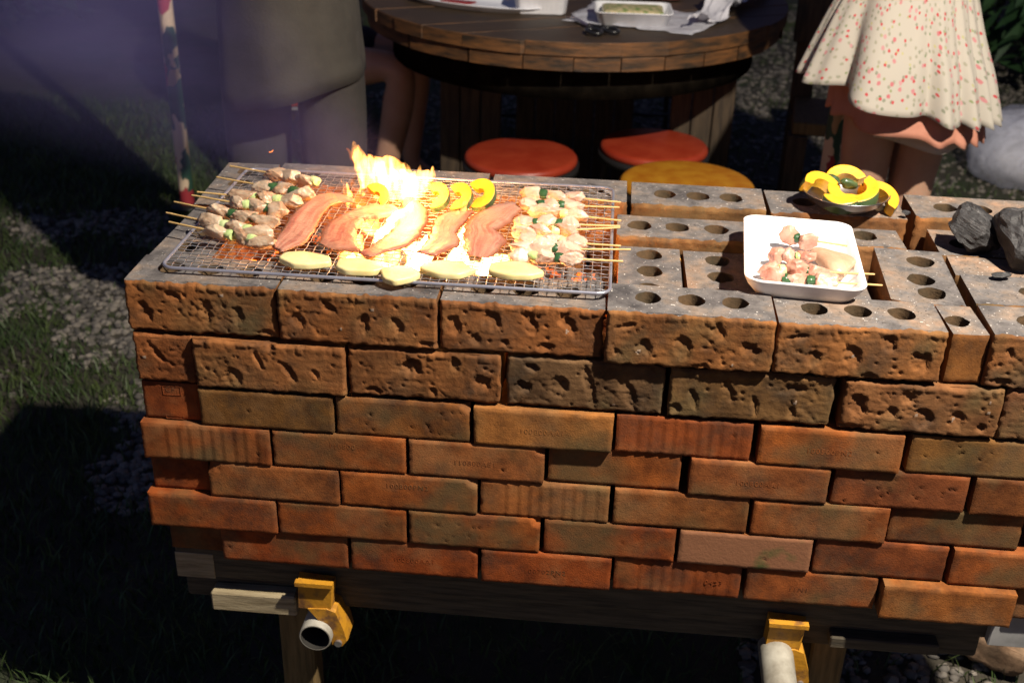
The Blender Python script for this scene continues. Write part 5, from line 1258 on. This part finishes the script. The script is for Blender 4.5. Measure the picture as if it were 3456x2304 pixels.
# ------------------------------------------------------------------ broken bricks lying under the open end
def loose(x, y, z, L, W, H, rot, col, seed, label):
    me = brick_mesh(L, W, H, seed, True, res=.006, chip=[(0,0,.03),(1,1,.02)]); o = link('broken_brick', me, [M['rough']], None, (x, y, z), rot); o.color = (*col, 1)
    tag(o, label, 'brick', 'broken bricks on the ground')
loose(1.38, .42, .165, .13, .09, .06, (R(14), R(62), R(18)), (.42,.18,.09), 991, 'salmon broken brick leaning up under the open end of the stand')
loose(1.31, .36, .085, .16, .09, .06, (R(4), R(10), R(-20)), (.30,.20,.13), 992, 'ash-stained broken brick lying under the leaning one')
loose(1.42, .34, .055, .15, .09, .06, (0, R(-3), R(30)), (.30,.22,.16), 993, 'pale broken brick flat on the ground beside the pipe')
# folded rack of thin rods in the dark under the bed
rk = empty('rod_rack', (.70, .75, 0), label='folded rack of thin rods in the dark under the timber bed', cat='rack')
for i, (a, b_) in enumerate([((-.12,-.30),(-.20,-.42)), ((.06,-.28),(.02,-.42)), ((.14,-.26),(.20,-.42)), ((.34,-.30),(.42,-.44))]):
    mb = MB(); mb.tube([(a[0], a[1] + .35, .30), (b_[0], b_[1] + .1, .006)], .006, 8); mb.build('rod', M['grey_metal'], rk)
mb = MB(); mb.tube([(-.16, .06, .297), (.38, .06, .297)], .006, 8); mb.build('crossbar', M['grey_metal'], rk)

# ------------------------------------------------------------------ smoke drifting off the fire
def smoke():
    path = [((.26,.36,.02),.12),((.12,.48,.055),.20),((-.06,.63,.105),.29),((-.30,.82,.17),.40),((-.60,1.065,.25),.54),((-1.0,1.39,.36),.72),((-1.5,1.8,.50),.90)]
    mb = MB(); mb.tube([(p[0], p[1], p[2] + T) for p, r_ in path], [r_ for p, r_ in path], 24, flat=.9)
    m = bpy.data.materials.new('drifting_smoke'); m.use_nodes = True; t = m.node_tree; t.nodes.clear()
    out = t.nodes.new('ShaderNodeOutputMaterial'); v = t.nodes.new('ShaderNodeVolumePrincipled')
    v.inputs['Color'].default_value = (.36,.34,.85,1); v.inputs['Anisotropy'].default_value = .0
    tc = t.nodes.new('ShaderNodeTexCoord'); mp = nd(t, 'ShaderNodeMapping'); mp.inputs['Rotation'].default_value = (0, 0, R(40)); mp.inputs['Scale'].default_value = (1.2, 3.6, 4.2); t.links.new(tc.outputs['Object'], mp.inputs[0])
    n = nd(t, 'ShaderNodeTexNoise', Scale=1.0, Detail=4.0, Roughness=.55, Distortion=.9); t.links.new(mp.outputs[0], n.inputs['Vector'])
    mr = nd(t, 'ShaderNodeMapRange'); t.links.new(n.outputs['Fac'], mr.inputs[0]); mr.inputs[1].default_value = .36; mr.inputs[2].default_value = .72; mr.inputs[3].default_value = 0.0; mr.inputs[4].default_value = 1.05
    A_, B_ = Vector((.24, .38, T + .02)), Vector((-1.5, 1.8, T + .50)); u_ = (B_ - A_).normalized(); Ln = (B_ - A_).length
    sb = nd(t, 'ShaderNodeVectorMath', operation='SUBTRACT'); t.links.new(tc.outputs['Object'], sb.inputs[0]); sb.inputs[1].default_value = A_
    dt = nd(t, 'ShaderNodeVectorMath', operation='DOT_PRODUCT'); t.links.new(sb.outputs[0], dt.inputs[0]); dt.inputs[1].default_value = u_
    sc_ = nd(t, 'ShaderNodeVectorMath', operation='SCALE'); sc_.inputs[0].default_value = u_; t.links.new(dt.outputs['Value'], sc_.inputs['Scale'])
    pd = nd(t, 'ShaderNodeVectorMath', operation='SUBTRACT'); t.links.new(sb.outputs[0], pd.inputs[0]); t.links.new(sc_.outputs[0], pd.inputs[1])
    ln = nd(t, 'ShaderNodeVectorMath', operation='LENGTH'); t.links.new(pd.outputs[0], ln.inputs[0])
    rad = nd(t, 'ShaderNodeMath', operation='MULTIPLY_ADD'); t.links.new(dt.outputs['Value'], rad.inputs[0]); rad.inputs[1].default_value = .33; rad.inputs[2].default_value = .10
    dv = nd(t, 'ShaderNodeMath', operation='DIVIDE'); t.links.new(ln.outputs['Value'], dv.inputs[0]); t.links.new(rad.outputs[0], dv.inputs[1])
    fo = nd(t, 'ShaderNodeMapRange', interpolation_type='SMOOTHSTEP'); t.links.new(dv.outputs[0], fo.inputs[0]); fo.inputs[1].default_value = .15; fo.inputs[2].default_value = 1.0; fo.inputs[3].default_value = 1.0; fo.inputs[4].default_value = 0.0
    fe = nd(t, 'ShaderNodeMapRange', interpolation_type='SMOOTHSTEP'); t.links.new(dt.outputs['Value'], fe.inputs[0]); fe.inputs[1].default_value = Ln * .55; fe.inputs[2].default_value = Ln; fe.inputs[3].default_value = 1.0; fe.inputs[4].default_value = 0.0
    m1 = nd(t, 'ShaderNodeMath', operation='MULTIPLY'); t.links.new(fo.outputs[0], m1.inputs[0]); t.links.new(mr.outputs[0], m1.inputs[1])
    m2 = nd(t, 'ShaderNodeMath', operation='MULTIPLY'); t.links.new(m1.outputs[0], m2.inputs[0]); t.links.new(fe.outputs[0], m2.inputs[1])
    t.links.new(m2.outputs[0], v.inputs['Density']); t.links.new(v.outputs[0], out.inputs['Volume'])
    o = mb.build('smoke', m); tag(o, 'thin blue smoke drifting away from the fire', 'smoke', kind='stuff')
smoke()
